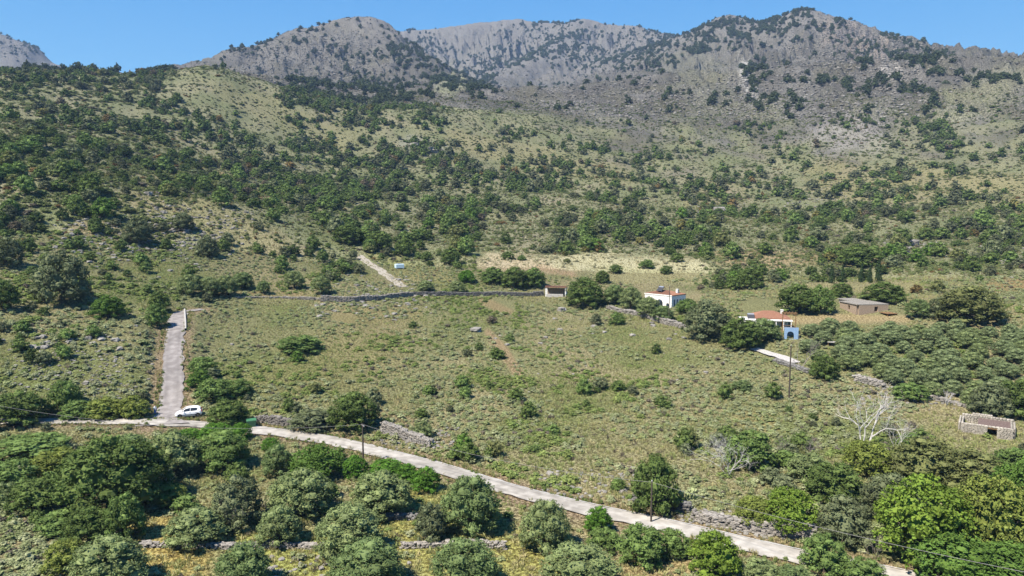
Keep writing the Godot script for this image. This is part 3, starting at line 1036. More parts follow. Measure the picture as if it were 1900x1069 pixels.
func stone_wall(called: String, label: String, pts: Array, high: float, thick: float, size: float, tint: Color, ragged := .25, sd := 1) -> void:
	rng.seed = sd * 31 + 7
	var line := draped(pts, .4)
	var mid := line[line.size() / 2]
	var o := thing(called, label, "stone wall", mid)
	var at: Array = []; var tints: Array = []
	for i in line.size() - 1:
		var t := (line[i + 1] - line[i]).normalized()
		var side := Vector3(-t.z, 0, t.x)
		var tall := high * (1.0 + n2.get_noise_2d(line[i].x * 3.0, line[i].z * 3.0) * ragged * 3.0)
		var y := 0.0
		while y < tall:
			for s in [-1.0, 0.0, 1.0]:
				if s == 0.0 and y < tall - size * .6: continue
				var w := size * rnd(.8, 1.6)
				var p: Vector3 = line[i] - mid + side * s * (thick * .5) * rnd(.8, 1.05) + t * rnd(-.2, .2) + Vector3.UP * (y + size * rnd(.15, .45))
				var b := Basis(Vector3.UP, atan2(-t.z, t.x) + rnd(-.25, .25)) * Basis(Vector3.RIGHT, rnd(-.2, .2))
				at.append(Transform3D(b * Basis.from_scale(Vector3(w * 1.25, size * rnd(.8, 1.15), w)), p))
				tints.append(tint * rnd(.65, 1.2))
			y += size * .62
	var mm := MultiMesh.new()
	mm.transform_format = MultiMesh.TRANSFORM_3D
	mm.use_colors = true
	mm.mesh = stones[sd % stones.size()]
	mm.instance_count = at.size()
	for i in at.size():
		mm.set_instance_transform(i, at[i]); mm.set_instance_color(i, tints[i])
	var c := MultiMeshInstance3D.new()
	c.name = "stones"; c.multimesh = mm; c.material_override = M.stone
	o.add_child(c)
	c.set_meta("kind", "stuff")
	for p in line: solid.append([p.x, p.z, thick * .5 + .5])

func rock(px: float, py: float, wpx: float, label: String, tall := .55, group := "") -> void:
	var p := hit(px, py)
	var w := wpx * .72 * Vector2(p.x, p.z).length() / F
	var o := obj("boulder", stones[int(px) % stones.size()], M.boulder)
	o.position = p + Vector3.UP * w * tall * .22
	o.rotation.y = px
	o.scale = Vector3(w * 1.15, w * tall * 1.5, w * .9)
	tag(o, label, "rock", group)

func build_rocks() -> void:
	M.stone = grain(mat(Color(1, 1, 1), .95, true), 2.0, noise_tex(.06, 4, Color(.6, .59, .57), Color(1, 1, 1), 41, 256))
	M.boulder = grain(mat(Color(.37, .35, .33), .95), .8, noise_tex(.05, 5, Color(.5, .49, .47), Color(1, 1, 1), 42, 256))
	for k in 6: stones.append(lumpy(700 + k, .8))
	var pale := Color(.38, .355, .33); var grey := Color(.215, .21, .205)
	stone_wall("dry_stone_wall", "pale dry stone wall below the foot of the gravel track", [[597, 559], [650, 560], [700, 557], [735, 553], [765, 549]], 1.15, .8, .36, pale, .2, 1)
	stone_wall("dry_stone_wall", "dark grey field wall running right to the red roofed shed", [[766, 549], [850, 549], [930, 548], [1008, 548]], 1.0, .7, .34, grey, .08, 2)
	stone_wall("dry_stone_wall", "low terrace wall across the foreground clearing at the left", [[264, 1014], [340, 1015], [420, 1017], [500, 1015], [600, 1018]], .45, .5, .26, pale, .3, 3)
	stone_wall("dry_stone_wall", "low terrace wall between the two large front olives", [[748, 1016], [800, 1015], [870, 1013], [940, 1018]], .45, .5, .26, pale, .3, 4)
	stone_wall("dry_stone_wall", "short grey stone heap in the gap behind the front olives", [[716, 963], [745, 962], [775, 964]], .6, .7, .28, grey * 1.1, .4, 5)
	stone_wall("dry_stone_wall", "tumbled stone wall above the road beside the power pole", [[712, 803], [740, 812], [772, 820], [800, 829]], 1.2, .8, .34, pale * .9, .4, 6)
	stone_wall("dry_stone_wall", "tumbled roadside wall right of the prickly pear", [[1290, 962], [1330, 974], [1400, 985], [1450, 992], [1512, 1002]], .9, .9, .36, pale, .45, 7)
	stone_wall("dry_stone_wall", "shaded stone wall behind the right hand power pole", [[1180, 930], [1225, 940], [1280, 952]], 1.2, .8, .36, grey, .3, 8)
	stone_wall("dry_stone_wall", "pale wall down the field's right edge below the olives", [[1128, 572], [1180, 585], [1225, 598], [1275, 612]], .9, .9, .36, pale, .35, 9)
	stone_wall("dry_stone_wall", "broken stone wall under the lower edge of the olive grove", [[1588, 706], [1612, 712], [1640, 720]], .8, 1.2, .42, pale * 1.05, .5, 10)
	stone_wall("dry_stone_wall", "long low stone bank in front of the olive grove", [[1655, 722], [1700, 733], [1750, 745], [1795, 756]], .45, .9, .36, pale * .85, .5, 11)
	stone_wall("dry_stone_wall", "stone edge below the whitewashed path and the bare tree", [[1440, 672], [1475, 683], [1505, 694]], .6, .9, .36, grey * 1.2, .4, 12)
	stone_wall("dry_stone_wall", "thin low pale wall left of the field wall, under the small olives", [[440, 553], [520, 553], [596, 557]], .4, .5, .3, pale, .3, 14)
	stone_wall("dry_stone_wall", "old stone wall left of the bush by the dumpster", [[480, 782], [520, 788], [555, 792], [600, 797]], .8, .8, .34, pale * .7, .4, 13)
	var named := [[1042, 577, 26, "large white boulder alone in the upper field below the round oak"], [884, 615, 30, "flat pale boulder at the top of the worn strip"], [222, 648, 16, "white boulder on the bank left of the side road"],
		[172, 640, 18, "grey boulder left of the white boulder on the left bank"], [60, 645, 18, "grey boulder far left on the bank above the hedge"], [160, 712, 16, "pale boulder lowest on the left bank"], [345, 430, 14, "small pale boulder beside the small oak on the left slope"],
		[565, 1033, 12, "pale stone nearest the terrace wall in the clearing"], [590, 1037, 13, "rounded pale stone right of the clearing's other stones"], [596, 1056, 17, "largest pale stone in the grass clearing, low in the photo"], [556, 1052, 9, "narrow upright stone in the grass clearing"],
		[759, 1046, 14, "pale stone between the two front olives below the terrace wall"], [1152, 912, 26, "white outcrop left of the dark carob by the pole"], [1020, 880, 22, "pale outcrop above the road in the long scrub bank"], [1062, 894, 18, "pale outcrop right of the first one above the road"],
		[1280, 965, 12, "rounded roadside stone at the end of the tumbled wall"], [1292, 967, 11, "smaller roadside stone beside the rounded one"], [1212, 605, 14, "thin pale boulder in the field left of the pale wall"], [755, 565, 14, "grey stone heap below the joint of the two walls"],
		[275, 362, 22, "pale outcrop high on the left hillside"], [800, 282, 34, "big pale limestone outcrop on the grassy foothill crest"], [770, 272, 26, "pale outcrop left of the big limestone outcrop"], [1335, 392, 30, "grey outcrop among shrubs above the houses"], [1690, 455, 34, "pale outcrop on the slope right of the farmhouse"],
		[292, 360, 14, "smaller outcrop beside the pale one on the left hillside"], [215, 410, 14, "pale rock under the bright shrubs of the left hillside"], [1310, 692, 12, "pale stones in the field left of the tall pole"], [430, 640, 10, "pale stone in the low green scrub by the side road"]]
	for q in named: rock(q[0], q[1], q[2], q[3])
	# loose stones by the thousand
	rng.seed = 321
	var at: Array = []; var tint: Array = []
	var spots := [[20, 640, 250, 730, 60, 420], [120, 420, 420, 470, 60, 420], [250, 380, 450, 430, 50, 200], [700, 800, 850, 830, 15, 160], [1000, 870, 1200, 930, 14, 160], [1260, 950, 1520, 995, 14, 260], [1600, 710, 1800, 755, 14, 260], [480, 1040, 640, 1060, 30, 40],
		[1300, 390, 1380, 395, 30, 120], [1640, 450, 1740, 460, 25, 160], [760, 265, 830, 290, 22, 260], [600, 520, 800, 580, 30, 120], [900, 600, 1400, 720, 60, 60], [1450, 350, 1560, 390, 30, 200], [1560, 240, 1640, 250, 60, 420], [1385, 130, 1400, 190, 18, 260], [1650, 130, 1660, 135, 20, 120],
		[1280, 245, 1480, 250, 25, 300], [430, 100, 640, 60, 40, 700], [900, 50, 1200, 60, 30, 900], [1560, 60, 1620, 90, 40, 400], [1900, 480, 1840, 480, 30, 100], [1500, 40, 1620, 60, 20, 300], [550, 120, 700, 170, 50, 500], [1000, 110, 1200, 130, 50, 900], [1350, 80, 1700, 240, 90, 1800], [450, 90, 700, 110, 60, 1600], [760, 70, 1250, 60, 40, 2200], [1480, 70, 1700, 110, 60, 1200], [1000, 180, 1300, 200, 70, 900], [0, 75, 60, 100, 25, 500]]
	for s in spots:
		for i in s[5]:
			var q: Vector2 = Vector2(lerpf(s[0], s[2], rng.randf()), lerpf(s[1], s[3], rng.randf())) + Vector2(rng.randfn(), rng.randfn() * .6) * s[4] * .55
			var p := hit(q.x, q.y)
			if p == Vector3.ZERO: continue
			if road_at(p.x, p.z).x < .6: continue
			var r := Vector2(p.x, p.z).length()
			var w := rnd(.2, .7) if r < 150 else (rnd(.5, 1.7) if r < 700 else rnd(1.0, 3.8))
			at.append(Transform3D(Basis(Vector3.UP, rnd(0, TAU)).scaled(Vector3(w, w * rnd(.4, .8), w)), p + Vector3.UP * w * .1))
			tint.append(Color(.33, .315, .295) * rnd(.6, 1.15))
	scatter("loose_stones", "loose pale limestone scattered over slopes, banks and mountain", "stones", stones[0], M.stone, at, tint)

# ------------------------------------------------------------------ buildings
func facing(p: Vector3) -> float:
	# the turn about y that points a thing's +z at the camera
	return atan2(CAM.x - p.x, CAM.z - p.z)

func hip(w: float, d: float, y: float, rise: float, over: float) -> ArrayMesh:
	var a := w * .5 + over; var b := d * .5 + over
	var rl := maxf(a - b, .3)
	var v := PackedVector3Array([Vector3(-a, y, b), Vector3(a, y, b), Vector3(a, y, -b), Vector3(-a, y, -b), Vector3(-rl, y + rise, 0), Vector3(rl, y + rise, 0),
		Vector3(-a, y - .16, b), Vector3(a, y - .16, b), Vector3(a, y - .16, -b), Vector3(-a, y - .16, -b)])
	return made(v, PackedInt32Array([0, 4, 5, 0, 5, 1, 1, 5, 2, 2, 5, 4, 2, 4, 3, 3, 4, 0, 6, 0, 1, 6, 1, 7, 7, 1, 2, 7, 2, 8, 8, 2, 3, 8, 3, 9, 9, 3, 0, 9, 0, 6, 6, 7, 8, 6, 8, 9]))

func roof_tiles(parent: Node3D, w: float, d: float, y: float, rise: float, over: float) -> void:
	# half round cover tiles in rows down the two long slopes
	var st := begun()
	var a := w * .5 + over; var b := d * .5 + over
	var rl := maxf(a - b, .3)
	var n := int(a * 2.0 / .32)
	for i in n:
		var x := -a + .16 + .32 * i
		var t := 1.0 if absf(x) < rl else clampf((a - absf(x)) / (a - rl), 0, 1)
		if t < .12: continue
		for s in [-1.0, 1.0]:
			st.append_from(rod([Vector3(x, y + .03, b * s), Vector3(x, y + rise * t + .03, b * s * (1.0 - t))], .1, .1, 6), 0, Transform3D.IDENTITY)
	var m := int(b * 2.0 / .32)
	for i in m:
		var z := -b + .16 + .32 * i
		var t := clampf((b - absf(z)) / b, 0, 1)
		if t < .12: continue
		for s in [-1.0, 1.0]:
			st.append_from(rod([Vector3(a * s, y + .03, z), Vector3(lerpf(a, rl, t) * s, y + rise * t + .03, z)], .1, .1, 6), 0, Transform3D.IDENTITY)
	tag(obj("roof_tiles", flat_mesh(st), M.tile, parent), "", "", "", "stuff")

func wall_with(parent: Node3D, called: String, w: float, h: float, t: float, at: Vector3, turn: float, openings: Array, m: Material) -> void:
	# an upright wall w x h with real openings [x, y, width, height, arched]; x from its middle
	var root := CSGCombiner3D.new()
	var base := CSGBox3D.new()
	base.size = Vector3(w, h, t); base.position = Vector3(0, h * .5, 0)
	root.add_child(base)
	for o in openings:
		var c := CSGBox3D.new()
		c.operation = CSGShape3D.OPERATION_SUBTRACTION
		c.size = Vector3(o[2], o[3], t * 3); c.position = Vector3(o[0], o[1] + o[3] * .5, 0)
		root.add_child(c)
		if o.size() > 4 and o[4]:
			var y := CSGCylinder3D.new()
			y.operation = CSGShape3D.OPERATION_SUBTRACTION
			y.radius = o[2] * .5; y.height = t * 3; y.sides = 20
			y.rotation.x = PI / 2; y.position = Vector3(o[0], o[1] + o[3], 0)
			root.add_child(y)
	root.name = called
	root.material_override = m
	root.position = at; root.rotation.y = turn
	parent.add_child(root, true)

func window_in(parent: Node3D, at: Vector3, turn: float, w: float, h: float, m: Material) -> void:
	var o := Node3D.new()
	o.name = "window"
	parent.add_child(o, true)
	o.position = at; o.rotation.y = turn
	obj("frame", boxes([[Vector3(-w * .5 + .04, h * .5, 0), Vector3(.08, h, .08)], [Vector3(w * .5 - .04, h * .5, 0), Vector3(.08, h, .08)], [Vector3(0, .04, .003), Vector3(w - .16, .08, .08)], [Vector3(0, h - .04, .003), Vector3(w - .16, .08, .08)], [Vector3(0, h * .5, .006), Vector3(.05, h - .16, .06)]]), m, o)
	obj("pane", boxes([[Vector3(0, h * .5, -.02), Vector3(w - .1, h - .1, .012)]]), M.glass, o)

func build_houses() -> void:
	M.white = grain(mat(Color(.80, .79, .77), .85), .5, noise_tex(.02, 4, Color(.86, .85, .84), Color(1, 1, 1), 51, 256))
	M.tile = grain(mat(Color(.345, .185, .13), .8), .8, noise_tex(.06, 4, Color(.62, .6, .58), Color(1, 1, 1), 52, 256))
	M.glass = mat(Color(.02, .025, .03), .08)
	M.shutter = mat(Color(.10, .15, .28), .6)
	M.wood = grain(mat(Color(.27, .165, .085), .8), 1.5, noise_tex(.05, 4, Color(.6, .6, .6), Color(1, 1, 1), 53, 256))
	M.metal = mat(Color(.5, .5, .5), .35, false, .8)
	M.black = mat(Color(.02, .02, .025), .5)
	M.stonework = grain(mat(Color(.48, .38, .295), .95), .9, noise_tex(.07, 4, Color(.5, .48, .46), Color(1, 1, 1), 54, 512))
	M.concrete = grain(mat(Color(.45, .43, .41), .9), .6, noise_tex(.04, 5, Color(.7, .7, .7), Color(1, 1, 1), 55, 256))
	M.old_roof = grain(mat(Color(.36, .34, .315), .95), .5, noise_tex(.05, 5, Color(.5, .48, .45), Color(1, 1, 1), 58, 256))
	M.blue = grain(mat(Color(.22, .33, .50), .8), .6, noise_tex(.03, 4, Color(.82, .82, .82), Color(1, 1, 1), 56, 256))
	# the white house whose gable end lies in the shade
	var p := hit(1234, 566)
	var h := thing("white_house", "long white house with red tiled roof and shaded end of tall windows", "house", p - Vector3(0, .5, 0), facing(p) - .62)
	h.scale = Vector3.ONE * .88
	wall_with(h, "wall", 9.6, 4.1, .3, Vector3(0, -.3, 3.4), 0, [[-2.6, .3, 1.5, 1.5, true], [.6, .3, 2.2, 1.5, true], [3.4, .3, 1.0, 1.2, true]], M.white)
	wall_with(h, "wall", 6.5, 4.1, .3, Vector3(4.65, -.3, 0), PI / 2, [[-2.1, .9, .8, 1.8, true], [-.6, .9, .8, 1.8, true], [.9, .9, .8, 1.8, true], [2.4, .9, .8, 1.8, true]], M.white)
	wall_with(h, "wall", 9.6, 4.1, .3, Vector3(0, -.3, -3.4), 0, [], M.white)
	wall_with(h, "wall", 6.5, 4.1, .3, Vector3(-4.65, -.3, 0), PI / 2, [], M.white)
	for k in 4: window_in(h, Vector3(4.6, .6, 2.1 - 1.5 * k), PI / 2, .8, 2.1, M.shutter)
	for q in [[-2.6, 1.5], [.6, 2.2], [3.4, 1.0]]: window_in(h, Vector3(q[0], 0, 3.35), 0, q[1], 2.2, M.shutter)
	obj("floor_slab", boxes([[Vector3(0, -.3, 0), Vector3(9.0, .2, 6.4)]]), M.concrete, h)
	obj("roof", hip(9.6, 7.1, 4.0, .95, .12), M.tile, h)
	roof_tiles(h, 9.6, 7.1, 4.0, .95, .12)
	obj("parapet", boxes([[Vector3(0, 3.95, 3.62), Vector3(9.9, .3, .12)]]), M.white, h)
	obj("chimney", boxes([[Vector3(3.6, 4.7, -.9), Vector3(.6, 1.5, .6)], [Vector3(3.6, 5.5, -.9), Vector3(.75, .12, .75)]]), M.white, h)
	solar(h, Vector3(-.6, 5.0, 1.0))
	# the red roofed house with a white flat roofed block in front
	p = hit(1415, 606)
	h = thing("white_house", "white house with flat roofed block, bright red hip roof and balcony columns", "house", p - Vector3(0, .3, 0), facing(p) + .12)
	h.scale = Vector3.ONE * .79
	obj("front_block", boxes([[Vector3(-4.3, 1.2, 1.8), Vector3(4.4, 3.3, 5.6)]], .06), M.white, h)
	wall_with(h, "wall", 8.4, 3.2, .3, Vector3(2.1, -.4, 2.2), 0, [[-2.2, .5, 1.0, 2.1], [.2, .5, 1.2, 2.1], [2.8, .5, 1.0, 2.1]], M.white)
	wall_with(h, "wall", 7.0, 3.2, .3, Vector3(6.15, -.4, -1.45), PI / 2, [[0, 1.2, 1.0, 1.2]], M.white)
	wall_with(h, "wall", 8.4, 3.2, .3, Vector3(2.1, -.4, -5.1), 0, [], M.white)
	wall_with(h, "wall", 7.0, 3.2, .3, Vector3(-1.95, -.4, -1.45), PI / 2, [], M.white)
	for q in [[-2.2, 1.0], [.2, 1.2], [2.8, 1.0]]: window_in(h, Vector3(2.1 + q[0], .1, 2.12), 0, q[1], 2.1, M.shutter)
	obj("floor_slab", boxes([[Vector3(2.1, -.3, -1.45), Vector3(7.9, .2, 6.9)]]), M.concrete, h)
	var rf := Node3D.new(); rf.name = "roof"; h.add_child(rf, true)
	rf.position = Vector3(1.6, 0, -1.45)
	obj("covering", hip(9.8, 7.6, 2.95, 1.7, .4), M.tile, rf)
	roof_tiles(rf, 9.8, 7.6, 2.95, 1.7, .4)
	obj("veranda_roof", boxes([[Vector3(2.9, 2.72, 3.6), Vector3(8.4, .16, 2.6)]]), M.white, h)
	for k in 5: obj("column", rod([Vector3(-.9 + 1.9 * k, -.4, 4.7), Vector3(-.9 + 1.9 * k, 2.64, 4.7)], .13, .12, 8), M.white, h)
	obj("chimney", boxes([[Vector3(5.2, 4.2, -2.2), Vector3(.7, 1.2, .7)], [Vector3(5.2, 4.86, -2.2), Vector3(.85, .12, .85)]]), M.white, h)
	solar(h, Vector3(-3.4, 2.95, 1.6))
	# pergola and blue wall
	p = hit(1468, 629)
	h = thing("pergola", "brown timber pergola frame standing above the blue wall", "pergola", p + Vector3(0, 1.6, -1.4), facing(p))
	for x in [-1.25, 1.25]:
		for z in [-1.0, 1.0]: obj("post", boxes([[Vector3(x, 1.2, z), Vector3(.16, 4.4, .16)]]), M.wood, h)
	for z in [-1.0, 1.0]: obj("beam", boxes([[Vector3(0, 3.5, z), Vector3(3.0, .2, .14)]]), M.wood, h)
	for k in 5: obj("rafter", boxes([[Vector3(-1.2 + .6 * k, 3.67, 0), Vector3(.09, .14, 2.6)]]), M.wood, h)
	obj("railing", boxes([[Vector3(0, 1.1, 1.0), Vector3(2.4, .1, .08)], [Vector3(0, .7, 1.0), Vector3(2.4, .1, .08)], [Vector3(0, .3, 1.0), Vector3(2.4, .1, .08)]]), M.wood, h)
	h = thing("blue_wall", "light blue wall with a dark arched opening under the pergola", "wall", p, facing(p))
	wall_with(h, "wall", 2.7, 2.5, .3, Vector3(0, -.2, 0), 0, [[-.15, .2, 1.3, .9, true]], M.blue)
	obj("back_wall", boxes([[Vector3(0, 1.0, -1.1), Vector3(2.7, 2.4, .2)], [Vector3(1.25, 1.05, -.57), Vector3(.2, 2.4, .8)], [Vector3(-1.25, 1.05, -.57), Vector3(.2, 2.4, .8)], [Vector3(0, 2.2, -.57), Vector3(2.29, .15, .8)]]), M.blue, h)
	# the stone farmhouse of two flat roofed blocks
	p = hit(1590, 584)
	h = thing("stone_farmhouse", "low pinkish stone farmhouse of two blocks with pale flat roofs", "farmhouse", p, facing(p) - 1.0)
	var fw := 6.4; var fd := 7.0
	wall_with(h, "wall", fw, 2.4, .45, Vector3(-fw * .5 + .0, -.2, 0), 0, [[.4, 1.0, .8, 1.0]], M.stonework)
	wall_with(h, "wall", fd, 2.4, .45, Vector3(.2, -.2, -fd * .5 - .23), PI / 2, [[.6, .9, .9, 1.1]], M.stonework)
	wall_with(h, "wall", fw, 2.4, .45, Vector3(-fw * .5, -.2, -fd), 0, [], M.stonework)
	wall_with(h, "wall", fd - .6, 2.4, .45, Vector3(-fw + .24, -.2, -fd * .5 - .1), PI / 2, [], M.stonework)
	obj("roof_slab", boxes([[Vector3(-fw * .5 + .1, 2.29, -fd * .5), Vector3(fw + .7, .17, fd + .8)]]), M.old_roof, h)
	window_in(h, Vector3(-fw * .5 + .4, .8, -.1), 0, .8, 1.0, M.wood)
	window_in(h, Vector3(.1, .7, -fd * .5 - .83), PI / 2, .9, 1.1, M.wood)
	# left block, set back
	wall_with(h, "wall", 3.6, 2.4, .45, Vector3(-fw - 3.9, -.2, -3.2), 0, [[.3, .0, 1.0, 2.0]], M.stonework)
	wall_with(h, "wall", 1.6, 2.2, .45, Vector3(-fw - .9, -.2, -1.2), 0, [], M.stonework)
	wall_with(h, "wall", 4.0, 2.4, .45, Vector3(-fw - 5.5, -.2, -5.4), PI / 2, [], M.stonework)
	obj("roof_slab", boxes([[Vector3(-fw - 3.0, 2.26, -4.8), Vector3(5.8, .18, 4.4)]]), M.old_roof, h)
	obj("door", boxes([[Vector3(-fw - 3.6, .85, -3.22), Vector3(1.0, 2.0, .08)]]), M.wood, h)
	obj("lean_to", boxes([[Vector3(3.0, .7, -fd + 1.5), Vector3(3.0, .12, 2.4)], [Vector3(4.3, .2, -fd + 2.5), Vector3(.14, 1.0, .14)], [Vector3(4.3, .2, -fd + .5), Vector3(.14, 1.0, .14)]]), M.wood, h)
	# the open shed at the end of the wall
	p = hit(1032, 549)
	h = thing("open_shed", "small open shed with red tiled roof at the wall's right end", "shed", p, facing(p) - .1)
	obj("roof", boxes([[Vector3(0, 2.6, 0), Vector3(6.2, .14, 3.4)]]), M.tile, h)
	var st := begun()
	for k in 19: st.append_from(rod([Vector3(-3.0 + .333 * k, 2.7, 1.7), Vector3(-3.0 + .333 * k, 2.72, -1.7)], .1, .1, 6), 0, Transform3D.IDENTITY)
	tag(obj("roof_tiles", flat_mesh(st), M.tile, h), "", "", "", "stuff")
	for x in [-2.8, 2.8]:
		for z in [-1.4, 1.4]: obj("post", boxes([[Vector3(x, 1.2, z), Vector3(.28, 2.66, .28)]]), M.white, h)
	obj("back_wall", boxes([[Vector3(0, 1.0, -1.5), Vector3(5.2, 2.2, .2)]]), M.stonework, h)
	obj("front_sill", boxes([[Vector3(-.3, .2, 1.42), Vector3(4.9, .9, .3)]], .04), M.whitewash, h)
	for k in 8: obj("bar", rod([Vector3(-2.2 + .6 * k, .65, 1.4), Vector3(-2.2 + .6 * k, 2.5, 1.4)], .03, .03, 5), M.wood, h)
	# curb beside the upper side road
	tag(obj("concrete_curb", ribbon(draped([[346, 577], [347, 590], [348, 603], [348, 614]], 1.5), .14, .4, .55, .75), M.concrete), "pale concrete curb along the right edge of the upper side road", "curb")
	# tank among the small olives
	p = hit(741, 499)
	h = thing("water_tank", "pale blue boxy tank among the small olives by the gravel track", "tank", p, facing(p) + .3)
	var tw := 16.0 * Vector2(p.x, p.z).length() / F
	obj("body", boxes([[Vector3(0, .95, 0), Vector3(tw, 1.3, 1.7)]], .12), mat(Color(.42, .53, .60), .5), h)
	obj("lid", boxes([[Vector3(0, 1.66, 0), Vector3(tw * .4, .12, .7)]], .04), M.metal, h)
	for x in [-1, 1]:
		for z in [-1, 1]: obj("leg", boxes([[Vector3(x * tw * .4, .1, z * .6), Vector3(.14, .5, .14)]]), M.metal, h)
	# covered heap in the grove
	p = hit(1545, 642)
	h = thing("garden_table", "pale tarpaulin covered table standing in the grove", "table", p, facing(p))
	obj("cover", boxes([[Vector3(0, .8, 0), Vector3(1.9, .12, 1.1)]], .04), M.concrete, h)
	for x in [-1, 1]:
		for z in [-1, 1]: obj("leg", boxes([[Vector3(x * .8, .35, z * .4), Vector3(.09, .8, .09)]]), M.wood, h)
	build_ruin()

func solar(h: Node3D, at: Vector3) -> void:
	var o := Node3D.new(); o.name = "solar_heater"
	h.add_child(o, true)
	o.position = at
	obj("tank", rod([Vector3(-.85, .95, 0), Vector3(.85, .95, 0)], .3, .3, 12), M.metal, o)
	var pl := obj("panel", boxes([[Vector3(0, 0, 0), Vector3(1.9, .08, 1.6)]]), M.black, o)
	pl.position = Vector3(0, .45, .75); pl.rotation.x = .75
	for q in [[-.8, .2, -.1, 1.3], [.8, .2, -.1, 1.3], [-.8, -.1, 1.2, .5], [.8, -.1, 1.2, .5]]: obj("stand_leg", boxes([[Vector3(q[0], q[1], q[2]), Vector3(.06, q[3], .06)]]), M.metal, o)

func stone_panel(parent: Node3D, a: Vector3, b: Vector3, y0: float, y1: float, thick: float, tint: Color, sd: int, called := "stones") -> void:
	# a coursed rubble wall between two ground points
	rng.seed = sd
	var at: Array = []; var tints: Array = []
	var e := b - a; e.y = 0
	var ln := e.length(); var t := e / ln
	var side := Vector3(-t.z, 0, t.x)
	var y := y0
	while y < y1:
		var x := 0.0
		var hh := rnd(.17, .28)
		while x < ln:
			var w := rnd(.22, .55)
			for s in [-1.0, 1.0]:
				var p: Vector3 = a + t * minf(x + w * .5, ln - .1) + side * s * thick * .34
				p.y = a.y + y + hh * .5
				at.append(Transform3D(Basis(Vector3.UP, atan2(-t.z, t.x) + rnd(-.08, .08)) * Basis(Vector3.BACK, rnd(-.06, .06)) * Basis.from_scale(Vector3(w * 1.22, hh * 1.5, thick * rnd(.55, .72))), p))
				tints.append(tint * rnd(.72, 1.15))
			x += w
		y += hh
	var mm := MultiMesh.new()
	mm.transform_format = MultiMesh.TRANSFORM_3D
	mm.use_colors = true
	mm.mesh = stones[sd % stones.size()]
	mm.instance_count = at.size()
	for i in at.size():
		mm.set_instance_transform(i, at[i]); mm.set_instance_color(i, tints[i])
	var c := MultiMeshInstance3D.new()
	c.name = called; c.multimesh = mm; c.material_override = M.stone
	parent.add_child(c, true)
	c.set_meta("kind", "stuff")

func build_ruin() -> void:
	var a := hit(1782, 800); var b := hit(1879, 817)
	a.y = minf(a.y, b.y); b.y = a.y
	var o := thing("stone_ruin", "ruined stone hut with rusty roof, broken wall and dark doorway", "ruin", a)
	b -= a
	var t := b.normalized(); var back := Vector3(t.z, 0, -t.x)
	if back.z > 0: back = -back
	var d := 4.6; var ln := b.length(); var hh := 1.45
	var pale := Color(.50, .46, .405)
	stone_panel(o, Vector3.ZERO, t * ln * .5, -.2, hh * .95, .5, pale, 61)
	stone_panel(o, t * ln * .70, b, -.2, hh * .95, .5, pale, 62)
	stone_panel(o, b, b + back * d, -.2, hh, .5, pale * .8, 63)
	stone_panel(o, back * d, b + back * d, -.2, hh + .3, .5, pale, 64)
	stone_panel(o, Vector3.ZERO, back * d, -.2, hh + .1, .5, pale, 65)
	obj("lintel", boxes([[t * ln * .6 + Vector3.UP * (hh - .15), Vector3(ln * .26, .2, .34), atan2(-t.z, t.x)]]), M.wood, o)
	var rust := grain(mat(Color(.20, .155, .14), .9), .7, noise_tex(.05, 4, Color(.55, .5, .48), Color(1, 1, 1), 57, 256))
	var c := t * ln * .66 + back * d * .5
	obj("roof", boxes([[c + Vector3.UP * (hh + .06), Vector3(ln * .66, .12, d + .3), atan2(-t.z, t.x)]]), rust, o)
	stone_panel(o, t * ln * .1, t * ln * .98, hh - .05, hh + .16, .4, pale * 1.1, 66, "coping_stones")
	stone_panel(o, t * ln * .2 + back * d, t * ln * .6 + back * d, hh + .2, hh + .6, .4, pale * 1.2, 67, "coping_stones")
	for k in 9: solid.append([a.x + b.x * k / 8.0 + back.x * 2.0, a.z + b.z * k / 8.0 + back.z * 2.0, 2.6])

# ------------------------------------------------------------------ car, person, poles and the like
func wheel(car: Node3D, at: Vector3) -> void:
	var w := Node3D.new(); w.name = "wheel"
	car.add_child(w, true)
	w.position = at
	var ring: Array = []
	for q in [[.19, -.09], [.285, -.10], [.305, -.05], [.305, .05], [.285, .10], [.19, .09]]:
		var s: Array = []
		for k in 18: s.append(Vector3(cos(TAU * k / 18) * q[0], sin(TAU * k / 18) * q[0], q[1]))
		ring.append(s)
	obj("tyre", loft(ring), M.rubber, w)
	var st := begun()
	var cy := CylinderMesh.new(); cy.top_radius = .2; cy.bottom_radius = .2; cy.height = .16; cy.radial_segments = 18
	st.append_from(cy, 0, Transform3D(Basis(Vector3.RIGHT, PI / 2), Vector3.ZERO))
	for k in 5: box(st, Vector3(cos(TAU * k / 5) * .1, sin(TAU * k / 5) * .1, 0), Vector3(.05, .05, .2))
	obj("rim", flat_mesh(st), M.alloy, w)

